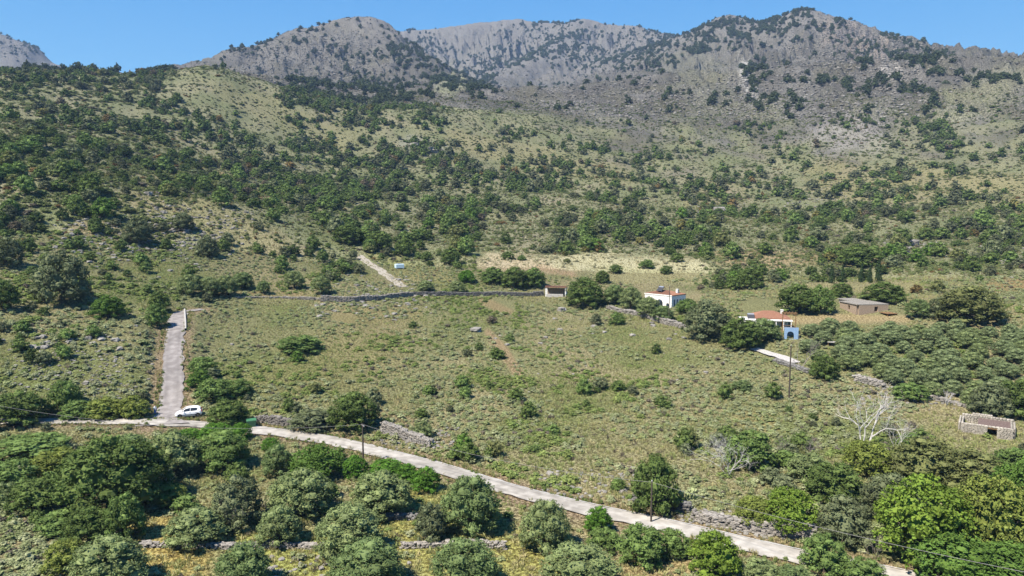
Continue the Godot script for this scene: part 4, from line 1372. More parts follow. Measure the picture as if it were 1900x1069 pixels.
func build_car() -> void:
	M.paintwork = mat(Color(.78, .79, .80), .3); M.paintwork.clearcoat_enabled = true; M.paintwork.clearcoat = .6
	M.rubber = mat(Color(.025, .025, .027), .9); M.alloy = mat(Color(.42, .43, .44), .4, false, .6)
	M.car_glass = mat(Color(.025, .03, .038), .05)
	M.lamp_red = mat(Color(.35, .02, .02), .25); M.lamp_clear = mat(Color(.65, .67, .7), .15); M.trim = mat(Color(.04, .04, .042), .7)
	var p := hit(351, 773.5)
	# +x is the nose
	var car := thing("parked_car", "small white hatchback parked at the mouth of the side road", "car", p + Vector3.UP * .1, PI + .36)
	for k in 5: solid.append([p.x - 1.6 + .8 * k, p.z, 1.7])
	# lower body: rings across the car from tail to nose
	var rings: Array = []
	for s in [[-1.90, .52, .58, .88], [-1.86, .72, .34, .98], [-1.6, .80, .22, 1.00], [-1.25, .83, .2, .98], [-.6, .84, .19, .95], [0.0, .84, .19, .93], [.7, .84, .19, .91], [1.05, .83, .2, .89], [1.45, .81, .22, .82], [1.78, .74, .27, .70], [1.93, .58, .36, .58], [1.97, .45, .42, .52]]:
		var x: float = s[0]; var w: float = s[1]; var lo: float = s[2]; var hi: float = s[3]
		var m := lerpf(lo, hi, .5)
		rings.append([Vector3(x, lo, w * .86), Vector3(x, lerpf(lo, m, .4), w * .97), Vector3(x, m, w), Vector3(x, lerpf(m, hi, .7), w * .97), Vector3(x, hi, w * .88), Vector3(x, hi + .03, w * .45),
			Vector3(x, hi + .03, -w * .45), Vector3(x, hi, -w * .88), Vector3(x, lerpf(m, hi, .7), -w * .97), Vector3(x, m, -w), Vector3(x, lerpf(lo, m, .4), -w * .97), Vector3(x, lo, -w * .86)])
	obj("body", loft(rings), M.paintwork, car)
	# roof and pillars over a dark glasshouse
	rings = []
	for s in [[-1.84, .97, .70], [-1.62, 1.30, .62], [-1.35, 1.42, .585], [-.9, 1.475, .57], [-.3, 1.485, .57], [.12, 1.455, .57], [.42, 1.38, .575], [1.08, .93, .68]]:
		rings.append([Vector3(s[0], .9, .735), Vector3(s[0], s[1], s[2]), Vector3(s[0], s[1] + .012, 0), Vector3(s[0], s[1], -s[2]), Vector3(s[0], .9, -.735)])
	obj("glasshouse", loft(rings), M.car_glass, car)
	rings = []
	for s in [[-1.66, 1.27, .635], [-1.35, 1.44, .605], [-.9, 1.495, .59], [-.3, 1.505, .59], [.12, 1.475, .59], [.40, 1.40, .59]]:
		rings.append([Vector3(s[0], s[1] - .06, s[2] + .012), Vector3(s[0], s[1], s[2] - .03), Vector3(s[0], s[1] + .025, 0), Vector3(s[0], s[1], -s[2] + .03), Vector3(s[0], s[1] - .06, -s[2] - .012)])
	obj("roof", loft(rings), M.paintwork, car)
	for s in [-1.0, 1.0]:
		obj("pillar", rod([Vector3(1.05, .92, .70 * s), Vector3(.42, 1.38, .595 * s)], .035, .035, 6), M.paintwork, car)
		obj("pillar", rod([Vector3(-.22, .92, .745 * s), Vector3(-.3, 1.46, .59 * s)], .045, .04, 6), M.paintwork, car)
		obj("pillar", loft([[Vector3(-1.15, .95, .75 * s), Vector3(-1.8, .97, .72 * s), Vector3(-1.8, .97, .66 * s)], [Vector3(-1.28, 1.42, .61 * s), Vector3(-1.6, 1.31, .64 * s), Vector3(-1.6, 1.31, .58 * s)]]), M.paintwork, car)
		obj("mirror", boxes([[Vector3(.72, 1.0, .88 * s), Vector3(.12, .13, .18)]], .03), M.paintwork, car)
		obj("headlight", loft([[Vector3(1.80, .60, .50 * s), Vector3(1.80, .72, .50 * s), Vector3(1.55, .80, .74 * s), Vector3(1.55, .66, .80 * s)], [Vector3(1.93, .58, .46 * s), Vector3(1.86, .69, .47 * s), Vector3(1.64, .77, .76 * s), Vector3(1.66, .64, .80 * s)]]), M.lamp_clear, car)
		obj("tail_light", boxes([[Vector3(-1.83, .93, .68 * s), Vector3(.12, .34, .12)]], .02), M.lamp_red, car)
		obj("door_handle", boxes([[Vector3(-.15, .80, .842 * s), Vector3(.18, .03, .03)]]), M.trim, car)
		obj("door_handle", boxes([[Vector3(-1.0, .82, .835 * s), Vector3(.16, .03, .03)]]), M.trim, car)
		obj("side_trim", boxes([[Vector3(0, .46, .842 * s), Vector3(1.9, .06, .02)]]), M.trim, car)
		for x in [-1.26, 1.24]: 
			obj("wheel_arch", rod([Vector3(x - .35, .28, .80 * s), Vector3(x - .27, .52, .815 * s), Vector3(x, .65, .82 * s), Vector3(x + .27, .52, .815 * s), Vector3(x + .35, .28, .80 * s)], .035, .035, 5), M.trim, car)
			wheel(car, Vector3(x, .305, .76 * s))
	obj("grille", boxes([[Vector3(1.955, .40, 0), Vector3(.05, .16, .8)]], .02), M.trim, car)
	obj("number_plate", boxes([[Vector3(1.975, .50, 0), Vector3(.02, .1, .48)]]), M.white, car)

func field(p: Vector3, bones: Array, k: float) -> float:
	var sum := 0.0
	for b in bones:
		var ab: Vector3 = b[1] - b[0]
		var t := clampf((p - b[0]).dot(ab) / maxf(ab.length_squared(), 1e-6), 0.0, 1.0)
		var d: float = (p - b[0] - ab * t).length() - lerpf(b[2], b[3], t)
		sum += exp(-d / k)
	return -k * log(maxf(sum, 1e-30))

func netted(bones: Array, k: float, cell: float) -> ArrayMesh:
	# surface nets over a smooth union of tapered bones
	var lo := Vector3.INF; var hi := -Vector3.INF
	for b in bones:
		for e in 2:
			lo = lo.min(b[e] - Vector3.ONE * (b[2 + e] + cell * 2)); hi = hi.max(b[e] + Vector3.ONE * (b[2 + e] + cell * 2))
	var n := Vector3i(((hi - lo) / cell).ceil()) + Vector3i.ONE
	var g := PackedFloat32Array(); g.resize(n.x * n.y * n.z)
	for z in n.z:
		for y in n.y:
			for x in n.x: g[x + n.x * (y + n.y * z)] = field(lo + Vector3(x, y, z) * cell, bones, k)
	var v := PackedVector3Array(); var ix := PackedInt32Array(); var id := {}
	var steps := [1, n.x, n.x * n.y]
	for z in n.z - 1:
		for y in n.y - 1:
			for x in n.x - 1:
				var at := x + n.x * (y + n.y * z)
				var s := Vector3.ZERO; var c := 0
				for e in 12:
					var ax := e / 4; var o1: int = steps[(ax + 1) % 3] * (e & 1); var o2: int = steps[(ax + 2) % 3] * ((e >> 1) & 1)
					var p := at + o1 + o2
					var a := g[p]; var b := g[p + steps[ax]]
					if (a < 0) == (b < 0): continue
					var q := Vector3.ZERO
					q[ax] = a / (a - b); q[(ax + 1) % 3] = e & 1; q[(ax + 2) % 3] = (e >> 1) & 1
					s += q; c += 1
				if c: id[at] = v.size(); v.append(lo + (Vector3(x, y, z) + s / c) * cell)
	for at in id:
		for ax in 3:
			var s: int = steps[ax]; var u: int = steps[(ax + 1) % 3]; var w: int = steps[(ax + 2) % 3]
			if (g[at] < 0) == (g[at + s] < 0): continue
			if not (id.has(at - u) and id.has(at - w) and id.has(at - u - w)): continue
			if g[at] < 0: quad(ix, id[at - w], id[at - u - w], id[at - u], id[at])
			else: quad(ix, id[at], id[at - u], id[at - u - w], id[at - w])
	return made(v, ix)

func build_person() -> void:
	var p := hit(288, 772)
	var o := thing("person", "person in white shirt and blue jeans standing in the hedge's shade", "person", p, facing(p) + .5)
	var y := Vector3.UP
	var legs := [[Vector3(.09, .93, 0), Vector3(.10, .50, .03), .088, .062], [Vector3(.10, .50, .03), Vector3(.11, .09, -.02), .060, .042], [Vector3(-.09, .93, 0), Vector3(-.10, .50, .0), .088, .062], [Vector3(-.10, .50, .0), Vector3(-.12, .09, -.05), .060, .042], [Vector3(-.07, .98, 0), Vector3(.07, .98, 0), .11, .11]]
	var torso := [[Vector3(0, 1.0, 0), Vector3(0, 1.22, 0), .125, .14], [Vector3(0, 1.22, 0), Vector3(0, 1.38, -.01), .14, .13], [Vector3(-.15, 1.40, -.01), Vector3(.15, 1.40, -.01), .062, .062], [Vector3(.18, 1.40, -.01), Vector3(.24, 1.13, 0), .052, .042], [Vector3(-.18, 1.40, -.01), Vector3(-.23, 1.13, .0), .052, .042]]
	var arms := [[Vector3(.24, 1.13, 0), Vector3(.20, .90, .12), .038, .028], [Vector3(.20, .90, .12), Vector3(.19, .83, .16), .03, .02], [Vector3(-.23, 1.13, 0), Vector3(-.17, 1.20, .2), .038, .028], [Vector3(-.17, 1.20, .2), Vector3(-.13, 1.24, .26), .03, .02]]
	var head := [[Vector3(0, 1.42, -.01), Vector3(0, 1.55, .01), .055, .05], [Vector3(0, 1.60, .015), Vector3(0, 1.66, .0), .078, .09], [Vector3(0, 1.60, .09), Vector3(0, 1.575, .10), .012, .016], [Vector3(.085, 1.62, 0), Vector3(.088, 1.60, 0), .014, .012], [Vector3(-.085, 1.62, 0), Vector3(-.088, 1.60, 0), .014, .012]]
	var feet := [[Vector3(.11, .05, -.05), Vector3(.13, .035, .14), .05, .038], [Vector3(-.12, .05, -.08), Vector3(-.15, .035, .11), .05, .038]]
	var fingers: Array = []
	for s in [[Vector3(.19, .83, .16), Vector3(0, -.08, .02), Vector3(.018, 0, .01)], [Vector3(-.13, 1.24, .26), Vector3(.03, .03, .07), Vector3(.0, .018, -.008)]]:
		for k in 4: fingers.append([s[0] + s[2] * (k - 1.5), s[0] + s[2] * (k - 1.5) + s[1] * (1.0 - .12 * absf(k - 1.2)), .009, .008])
		fingers.append([s[0] + s[2] * -1.6, s[0] + s[2] * -3.2 + s[1] * .5, .01, .008])
	var skin := mat(Color(.40, .25, .18), .6)
	obj("body", netted(legs + torso + arms + head + fingers, .012, .022), skin, o)
	var grow := func(list: Array, by: float) -> Array:
		var out: Array = []
		for b in list: out.append([b[0], b[1], b[2] + by, b[3] + by])
		return out
	obj("shirt", netted(grow.call(torso, .014), .02, .025), mat(Color(.74, .74, .73), .9), o)
	obj("jeans", netted(grow.call(legs, .012), .02, .025), mat(Color(.09, .15, .30), .9), o)
	obj("shoe", netted([feet[0]], .01, .02), M.rubber, o)
	obj("shoe", netted([feet[1]], .01, .02), M.rubber, o)
	obj("hair", netted([[Vector3(0, 1.67, -.02), Vector3(0, 1.62, -.04), .092, .085]], .01, .02), mat(Color(.03, .022, .016), .8), o)

func pole(px: float, py: float, top_py: float, label: String, r := .12, arm := true) -> Vector3:
	var p := hit(px, py)
	var d := dir(px, top_py)
	var top: float = CAM.y + d.y / Vector2(d.x, d.z).length() * Vector2(p.x, p.z).length()
	var h := top - p.y
	var o := thing("utility_pole", label, "utility pole", p, .55)
	obj("post", rod([Vector3(0, -.3, 0), Vector3(0, h * .5, 0), Vector3(.02, h, 0)], r, r * .75, 10), M.pole, o)
	if arm:
		obj("crossarm", boxes([[Vector3(.02, h - .3, .13), Vector3(.1, .1, .9)]]), M.pole, o)
		for z in [-.25, .13, .5]: obj("insulator", rod([Vector3(.02, h - .25, z), Vector3(.02, h - .1, z)], .04, .03, 6), M.white, o)
	else:
		obj("insulator", rod([Vector3(.02, h, 0), Vector3(.02, h + .14, 0)], .045, .03, 6), M.white, o)
	return Vector3(p.x, top - .1, p.z)

func cable(a: Vector3, b: Vector3, sag: float, label: String) -> void:
	var pts: Array = []
	for i in 29:
		var t := i / 28.0
		pts.append(a.lerp(b, t) + Vector3.DOWN * sag * 4.0 * t * (1.0 - t))
	tag(obj("overhead_cable", rod(pts, .016, .016, 5), M.cable), label, "cable", "overhead cables along the road")

func build_street() -> void:
	M.pole = grain(mat(Color(.12, .10, .085), .95), 2.0, noise_tex(.05, 4, Color(.55, .55, .55), Color(1, 1, 1), 61, 256))
	M.cable = mat(Color(.2, .195, .19), .7)
	var a := pole(674, 860, 786, "short dark power pole beside the road above the fig trees")
	var b := pole(1208, 972, 893, "power pole at the road in front of the dark carob", .11, false)
	pole(1464, 742, 641, "tall bare brown pole standing in the field's right side", .13, false)
	pole(1241, 600, 531, "thin pole in front of the long white house", .1, false)
	var far_ends := [at_r(-130, 728, 112), at_r(2010, 1083, 60)]
	for k in 2:
		var e: Vector3 = far_ends[k]
		var q := ground(e)
		var o := thing("utility_pole", ["power pole beyond the left edge of the photo", "power pole beyond the lower right corner of the photo"][k], "utility pole", q, .55)
		obj("post", rod([Vector3(0, -.3, 0), Vector3(0, e.y - q.y + .1, 0)], .12, .09, 10), M.pole, o)
	cable(at_r(-130, 728, 112), a, 2.1, "overhead cable from the left edge to the first power pole")
	cable(a, b, 1.0, "overhead cable between the two roadside power poles")
	cable(b, at_r(2010, 1083, 60), .5, "overhead cable from the second power pole to the lower right")
	# dumpster
	var p := hit(466, 794)
	var o := thing("dumpster", "green wheeled rubbish bin beside the road right of the dark bush", "dumpster", p, facing(p) + .1)
	var g := mat(Color(.035, .13, .055), .55)
	obj("body", loft([[Vector3(-.58, .2, .4), Vector3(.58, .2, .4), Vector3(.58, .2, -.4), Vector3(-.58, .2, -.4)], [Vector3(-.68, 1.15, .52), Vector3(.68, 1.15, .52), Vector3(.68, 1.15, -.52), Vector3(-.68, 1.15, -.52)]]), g, o)
	var r: Array = []
	for x in [-.72, .72]:
		var s: Array = []
		for k in 9: s.append(Vector3(x, 1.16 + .28 * sin(PI * k / 8.0), .56 * cos(PI * k / 8.0)))
		r.append(s)
	obj("lid", loft(r), g, o)
	for x in [-.45, .45]:
		obj("lifting_bar", rod([Vector3(x * 1.62, 1.0, -.2), Vector3(x * 1.62, 1.0, .2)], .03, .03, 6), M.metal, o)
		for z in [-.3, .3]: obj("wheel", rod([Vector3(x - .03, .1, z), Vector3(x + .03, .1, z)], .1, .1, 10), M.rubber, o)

func build_pear() -> void:
	rng.seed = 818
	var p := hit(1279, 930)
	var o := thing("prickly_pear", "pale prickly pear cactus right of the dark carob by the road", "cactus", p)
	var m := mat(Color(.30, .34, .17), .7)
	var st := SphereMesh.new(); st.radius = .5; st.height = 1.0; st.radial_segments = 10; st.rings = 6
	var todo: Array = []
	for k in 7: todo.append([Vector3(rnd(-.7, .7), .1, rnd(-.5, .5)), (Vector3.UP + ball() * .35).normalized(), 4])
	var made_n := 0
	while todo.size() and made_n < 70:
		var b: Array = todo.pop_front()
		var d: Vector3 = b[1]
		var c: Vector3 = b[0] + d * .2
		var pad := obj("pad", st, m, o)
		var flat_way := d.cross(ball()).normalized()
		pad.transform = Transform3D(Basis(flat_way.cross(d).normalized() * .3, d * .44, flat_way * .07), c)
		made_n += 1
		if b[2] > 0:
			for k in 2: todo.append([c + d * .2, (d + ball() * .7 + Vector3.UP * .2).normalized(), b[2] - 1])

func bare_tree(px: float, py: float, wpx: float, hpx: float, label: String, sd: int, levels: int, lean: Vector3, thick: float, m: Material, forks := 3, called := "dead_tree") -> void:
	var p := hit(px, py)
	var s := Vector2(p.x, p.z).length() / F
	var o := thing(called, label, "dead tree", p)
	var mesh := branchwork(sd, levels, lean, thick, forks)
	var bb := mesh.get_aabb()
	obj("branches", mesh, m, o)
	o.scale = Vector3(wpx * s / maxf(bb.size.x, .1), hpx * s / maxf(bb.end.y, .1), wpx * s / maxf(bb.size.x, .1))

# ------------------------------------------------------------------ trees placed by hand: kind, name, leaves, px, py of the foot, width and height in px, label
func plants() -> Array:
	return [
	["oak", "carob_tree", "oak", 205, 948, 175, 150, "largest dark dense tree below the road junction at the left"],
	["oak", "carob_tree", "oak", 165, 905, 95, 82, "dark crown behind the left shoulder of the largest dark tree"],
	["oak", "carob_tree", "oak", 265, 925, 110, 110, "dark crown behind the right shoulder of the largest dark tree"],
	["olive", "olive_tree", "olive_dark", 240, 856, 90, 58, "olive crown nearest the road junction above the largest dark tree"],
	["olive", "olive_tree", "olive", 322, 882, 105, 92, "grey green olive right of the largest dark tree"],
	["olive", "olive_tree", "mid", 412, 868, 105, 82, "mid green tree below the road left of the roadside figs"],
	["broad", "ivy_bush", "fig", 400, 814, 60, 36, "bright green ivy hedge along the near road edge by the car"],
	["broad", "ivy_bush", "fig", 350, 812, 50, 22, "bright green hedge piece at the junction's near edge"],
	["broad", "ivy_bush", "fig", 448, 815, 44, 36, "bright green hedge piece below the rubbish bin"],
	["oak", "fig_tree", "oak_grey", 440, 975, 100, 105, "dark greyish fig with bare twigs right of the clearing"],
	["olive", "olive_tree", "olive", 362, 1008, 112, 76, "small olive behind the terrace wall in the left clearing"],
	["bush", "carob_tree", "oak", 165, 1005, 85, 70, "dark bush left in the row below the largest dark tree"],
	["bush", "carob_tree", "mid", 232, 1000, 75, 90, "mid green tree left of the small dead tree"],
	["olive", "olive_tree", "olive", 200, 1092, 135, 105, "olive at the bottom edge left of the grass clearing"],
	["olive", "olive_tree", "olive_dark", 452, 1092, 108, 100, "olive at the bottom edge right of the grass clearing"],
	["bush", "bush", "mid", 55, 842, 128, 46, "long rounded bush at the left edge below the road"],
	["bush", "bush", "yellow", 105, 883, 88, 58, "yellowish green bush beside the largest dark tree"],
	["bush", "bush", "mid", 22, 908, 84, 60, "green bush at the left edge, middle of three"],
	["oak", "bush", "oak", 66, 948, 90, 66, "dark green bush above the sage patch at the left edge"],
	["bush", "bush", "olive", 8, 945, 50, 50, "grey green bush at the left edge beside the sage patch"],
	["bush", "bush", "yellow", 122, 1062, 72, 66, "yellowish bush at the bottom left beside the sage"],
	["bush", "bush", "mid", 118, 985, 90, 46, "green bush between the sage patch and the dark row"],
	["olive", "almond_tree", "yellow", 310, 935, 72, 42, "sparse yellow green tree under dead white twigs in the clearing"],
	["broad", "lemon_tree", "fig", 502, 835, 36, 28, "small round bright green tree at the near road edge"],
	["olive", "olive_tree", "olive_dark", 515, 882, 62, 66, "narrow olive left of the roadside fig trees"],
	["broad", "fig_tree", "broad", 588, 885, 108, 74, "largest leafy fig along the near road edge"],
	["broad", "fig_tree", "fig", 659, 886, 54, 50, "fig tree just below the short power pole"],
	["broad", "fig_tree", "fig", 717, 882, 76, 40, "low bright fig right of the short power pole"],
	["broad", "fig_tree", "fig", 790, 910, 62, 54, "rightmost bright fig of the roadside row"],
	["broad", "fig_tree", "fig", 755, 895, 50, 44, "bright fig between the low fig and the rightmost fig"],
	["olive", "olive_tree", "olive", 560, 958, 128, 106, "olive below the largest roadside fig"],
	["olive", "olive_tree", "olive", 708, 952, 128, 98, "olive below the low bright figs"],
	["olive", "olive_tree", "olive", 648, 1028, 142, 116, "broad olive in the middle of the left front group"],
	["olive", "olive_tree", "olive", 518, 1008, 88, 82, "small olive above the terrace wall left of the broad olive"],
	["olive", "olive_tree", "olive_dark", 682, 1088, 148, 110, "olive at the bottom edge with the terrace wall on its right"],
	["olive", "olive_tree", "olive_dark", 872, 985, 128, 126, "tall rounded olive hiding the road at mid photo"],
	["oak", "carob_tree", "oak_grey", 800, 1003, 66, 86, "narrow dark tree left of the tall rounded olive"],
	["olive", "olive_tree", "olive_dark", 862, 1096, 146, 122, "large olive at the bottom edge below the tall rounded olive"],
	["olive", "olive_tree", "olive", 1012, 1022, 108, 116, "olive beside the road right of the grass strip"],
	["broad", "fig_tree", "fig", 1110, 985, 58, 56, "small bright tree at the road left of the second pole"],
	["olive", "olive_tree", "olive", 1074, 1096, 166, 112, "widest olive at the bottom edge near the middle"],
	["bush", "bush", "mid", 1190, 1045, 100, 92, "green bush thicket in front of the second power pole"],
	["bush", "bush", "mid", 1248, 1030, 74, 62, "green bush left of the brightest fig tree"],
	["bush", "bush", "mid", 1120, 1018, 74, 52, "green bush under the small bright roadside tree"],
	["broad", "fig_tree", "lime", 1325, 1066, 104, 98, "brightest green fig tree in front of the road"],
	["bush", "bush", "olive", 1412, 1078, 72, 54, "grey green shrub right of the brightest fig"],
	["bush", "bush", "mid", 1530, 1062, 96, 84, "green bush in front of the road, larger of the right pair"],
	["bush", "bush", "mid", 1600, 1086, 90, 62, "green bush at the bottom edge, right of the larger one"],
	["bush", "bush", "olive_dark", 1470, 1088, 70, 50, "dull green bush at the bottom edge by the road's exit"],
	["oak", "carob_tree", "oak", 1215, 950, 96, 126, "dark upright carob directly behind the second power pole"],
	["bush", "tall_bush", "mid", 1392, 868, 98, 84, "green bush behind the fallen dead tree"],
	["broad", "mulberry_tree", "lime", 1465, 984, 108, 92, "yellow green tree above the tumbled roadside wall"],
	["broad", "mulberry_tree", "yellow", 1400, 972, 80, 62, "dull yellow bush behind the tumbled roadside wall"],
	["oak", "tall_bush", "oak_grey", 1566, 1006, 100, 96, "blue green tree beside the road in the right thicket"],
	["broad", "mulberry_tree", "yellow", 1610, 880, 90, 70, "yellow leaved bush at the foot of the white dead tree"],
	["oak", "tall_bush", "oak_brown", 1715, 896, 130, 92, "olive brown thicket right of the white dead trees"],
	["oak", "tall_bush", "oak_brown", 1800, 905, 120, 80, "olive brown thicket below the stone ruin"],
	["oak", "tall_bush", "oak", 1545, 928, 108, 84, "dark bush above the blue green tree"],
	["broad", "walnut_tree", "lime", 1712, 1040, 168, 168, "biggest bright green tree in the lower right corner"],
	["broad", "walnut_tree", "yellow", 1832, 1040, 138, 160, "yellow green tree right of the biggest bright tree"],
	["broad", "walnut_tree", "broad", 1895, 1010, 122, 150, "green tree cut by the right edge above the cable"],
	["broad", "walnut_tree", "broad", 1775, 1092, 150, 110, "darker green tree below the biggest bright tree"],
	["broad", "walnut_tree", "broad", 1870, 1100, 150, 100, "green tree in the bottom right corner"],
	["oak", "tall_bush", "oak_grey", 1650, 960, 100, 90, "dull green bush left of the biggest bright tree"],
	["bush", "tall_bush", "olive", 1500, 890, 84, 60, "pale green bush left of the yellow leaved bush"],
	["bush", "tall_bush", "mid", 1885, 900, 90, 70, "green bush at the right edge under the ruin"],
	["oak", "oak_tree", "oak", 656, 795, 98, 82, "dark green tree above the road behind the short pole"],
	["bush", "bush", "oak_grey", 578, 796, 92, 50, "greyish thicket left of the dark tree above the road"],
	["olive", "bush", "olive", 785, 812, 42, 38, "small grey olive bush right of the dark tree above the road"],
	["oak", "oak_tree", "oak", 424, 792, 78, 60, "dark round bush right behind the parked car"],
	["bush", "bush", "yellow", 248, 775, 58, 46, "olive green hedge bush beside the standing person"],
	["bush", "bush", "yellow", 196, 774, 78, 44, "hedge bush in the middle of the left roadside hedge"],
	["bush", "bush", "mid", 148, 776, 66, 38, "hedge bush left in the roadside hedge"],
	["oak", "oak_tree", "oak", 32, 784, 100, 62, "dark bush on the road's far side at the left edge"],
	["bush", "bush", "mid", 122, 760, 54, 58, "upright green shrub above the roadside hedge"],
	["bush", "bush", "mid", 398, 742, 66, 40, "green shrub right of the lower side road"],
	["bush", "bush", "broad", 370, 720, 50, 34, "bright green shrub at the side road's right edge"],
	["bush", "bush", "mid", 440, 735, 60, 32, "green shrub right of the one at the side road"],
	["bush", "bush", "mid", 375, 690, 54, 28, "low shrub beside the middle of the side road"],
	["oak", "oak_tree", "oak_grey", 116, 562, 88, 84, "large purplish grey oak on the left slope"],
	["oak", "oak_tree", "oak_grey", 12, 495, 52, 46, "grey dark oak at the left edge above the others"],
	["oak", "oak_tree", "oak", 6, 574, 48, 44, "dark oak at the left edge beside the large grey one"],
	["broad", "oak_tree", "broad", 201, 590, 56, 38, "bright dark green bush right of the large grey oak"],
	["oak", "oak_tree", "oak_grey", 254, 452, 52, 44, "brownish grey oak high on the left slope"],
	["oak", "oak_tree", "oak_grey", 385, 476, 42, 36, "round dark oak above the road's upper bend"],
	["oak", "oak_tree", "oak_grey", 341, 427, 38, 30, "dark oak uphill of the round one above the bend"],
	["bush", "bush", "mid", 290, 606, 44, 40, "green shrub left of the upper side road"],
	["oak", "bush", "oak", 296, 578, 40, 36, "dark shrub at the left of the side road's top"],
	["olive", "olive_tree", "olive", 352, 547, 44, 36, "leftmost small olive beyond the road's upper bend"],
	["olive", "olive_tree", "olive", 388, 550, 46, 34, "small olive, second beyond the road's upper bend"],
	["olive", "olive_tree", "olive", 420, 548, 44, 36, "small olive, third beyond the road's upper bend"],
	["olive", "olive_tree", "olive_dark", 450, 536, 42, 30, "small olive uphill of the third one"],
	["olive", "olive_tree", "olive_dark", 489, 545, 26, 24, "tiny olive on a clear trunk"],
	["olive", "olive_tree", "olive", 546, 535, 40, 32, "small olive above the left end of the field wall"],
	["olive", "olive_tree", "olive", 596, 546, 40, 34, "rounded olive nearest the left end of the field wall"],
	["olive", "olive_tree", "olive", 790, 540, 34, 20, "low olive bush behind the dark field wall, left of two"],
	["olive", "olive_tree", "olive", 848, 543, 36, 22, "low olive bush behind the dark field wall, right of two"],
	["broad", "lemon_tree", "fig", 866, 524, 36, 24, "bright green bush among the dull olives behind the wall"],
	["oak", "oak_tree", "oak", 836, 492, 42, 34, "dark oak right of the gravel track"],
	["oak", "oak_tree", "oak", 646, 452, 62, 36, "broad dark oak at the top of the gravel track"],
	["oak", "oak_tree", "oak", 704, 462, 50, 34, "dark oak right of the one at the track's top"],
	["oak", "oak_tree", "oak", 752, 474, 44, 34, "dark oak above the pale blue tank"],
	["oak", "oak_tree", "oak", 955, 534, 56, 40, "dark oak in the hedge left of the shed"],
	["oak", "oak_tree", "mid", 990, 532, 52, 36, "green oak in the hedge behind the shed's left side"],
	["oak", "oak_tree", "mid", 915, 526, 50, 32, "green oak in the hedge, left end"],
	["oak", "oak_tree", "oak", 1085, 568, 82, 54, "big round dark oak right of the shed"],
	["olive", "olive_tree", "olive_dark", 1140, 565, 44, 38, "olive next to the big round oak"],
	["olive", "olive_tree", "olive", 1170, 575, 46, 44, "olive midway between the round oak and the thin pole"],
	["olive", "olive_tree", "olive", 1203, 590, 50, 40, "olive left of the thin pole"],
	["olive", "olive_tree", "olive_dark", 1230, 596, 44, 30, "olive in front of the long white house"],
	["broad", "lemon_tree", "mid", 1275, 582, 44, 28, "green bush right of the long white house"],
	["oak", "oak_tree", "oak_grey", 1312, 628, 92, 70, "large oak left of the red roofed house"],
	["oak", "oak_tree", "oak", 1374, 645, 78, 56, "dark oak by the whitewashed path"],
	["olive", "olive_tree", "olive_dark", 1416, 630, 62, 38, "olive in front of the red roofed house"],
	["oak", "oak_tree", "oak", 1529, 702, 54, 42, "dark round bush right of the tall field pole"],
	["oak", "oak_tree", "oak", 1480, 580, 78, 50, "dark tree left of the stone farmhouse"],
	["broad", "walnut_tree", "mid", 1522, 582, 50, 50, "lighter green tree touching the stone farmhouse"],
	["oak", "oak_tree", "oak_brown", 1800, 598, 104, 58, "broad brownish oak behind the olive grove"],
	["olive", "olive_tree", "olive_dark", 1702, 590, 44, 32, "olive right of the stone farmhouse"],
	["oak", "oak_tree", "oak_grey", 1740, 590, 40, 34, "dull oak between the farmhouse and the broad brownish oak"],
	["oak", "bush", "oak", 942, 481, 30, 15, "dark bush on the pale field's upper edge, left end"],
	["oak", "bush", "mid", 968, 483, 20, 10, "small bush beside the left one on the pale field"],
	["oak", "bush", "oak_brown", 1052, 488, 16, 9, "tiny lone bush in the middle of the pale field"],
	["oak", "bush", "oak", 1143, 507, 30, 17, "dark bush at the pale field's lower right"],
	["oak", "bush", "mid", 1200, 497, 34, 16, "green bush on the right half of the pale field"],
	["oak", "bush", "oak", 1236, 508, 26, 16, "dark bush low on the pale field's right end"],
	["oak", "bush", "oak", 1256, 486, 28, 18, "dark bush at the top right corner of the pale field"],
	["cypress", "cypress_tree", "cypress", 1543, 526, 13, 36, "leftmost dark cypress behind the farmhouse fields"],
	["cypress", "cypress_tree", "cypress", 1563, 524, 12, 32, "second dark cypress behind the farmhouse fields"],
	["cypress", "cypress_tree", "cypress", 1598, 524, 11, 38, "third dark cypress behind the farmhouse fields"],
	["cypress", "cypress_tree", "cypress", 1614, 525, 11, 32, "fourth dark cypress behind the farmhouse fields"],
	["cypress", "cypress_tree", "cypress", 1630, 523, 14, 40, "rightmost dark cypress behind the farmhouse fields"],
	["oak", "oak_tree", "oak", 1596, 494, 76, 38, "big dark oak above the cypresses"],
	["oak", "oak_tree", "oak", 1392, 535, 54, 38, "dark oak in the green meadow behind the red roofed house"],
	["oak", "oak_tree", "oak", 1560, 552, 42, 26, "dark oak in the meadow behind the farmhouse, left one"],
	["oak", "oak_tree", "oak", 1640, 560, 72, 34, "dark oak clump right behind the farmhouse"],
	["oak", "oak_tree", "oak", 1118, 525, 30, 24, "dark small oak at the lower edge of the pale field"],
	["oak", "oak_tree", "oak_grey", 1838, 770, 66, 62, "dark grey tree behind the stone ruin, left one"],
	["oak", "oak_tree", "oak", 1892, 768, 80, 66, "dark green tree behind the stone ruin at the right edge"],
	["bush", "bush", "mid", 1690, 738, 64, 26, "green bush below the olive grove's front edge"],
	["bush", "bush", "olive_dark", 1376, 723, 44, 18, "small blue green bush in the field left of the tall pole"],
	["bush", "bush", "mid", 555, 650, 90, 28, "spreading dark green shrub in the upper left field"],
	["bush", "bush", "mid", 1145, 602, 34, 24, "bright shrub under the pale wall in the upper field"]]

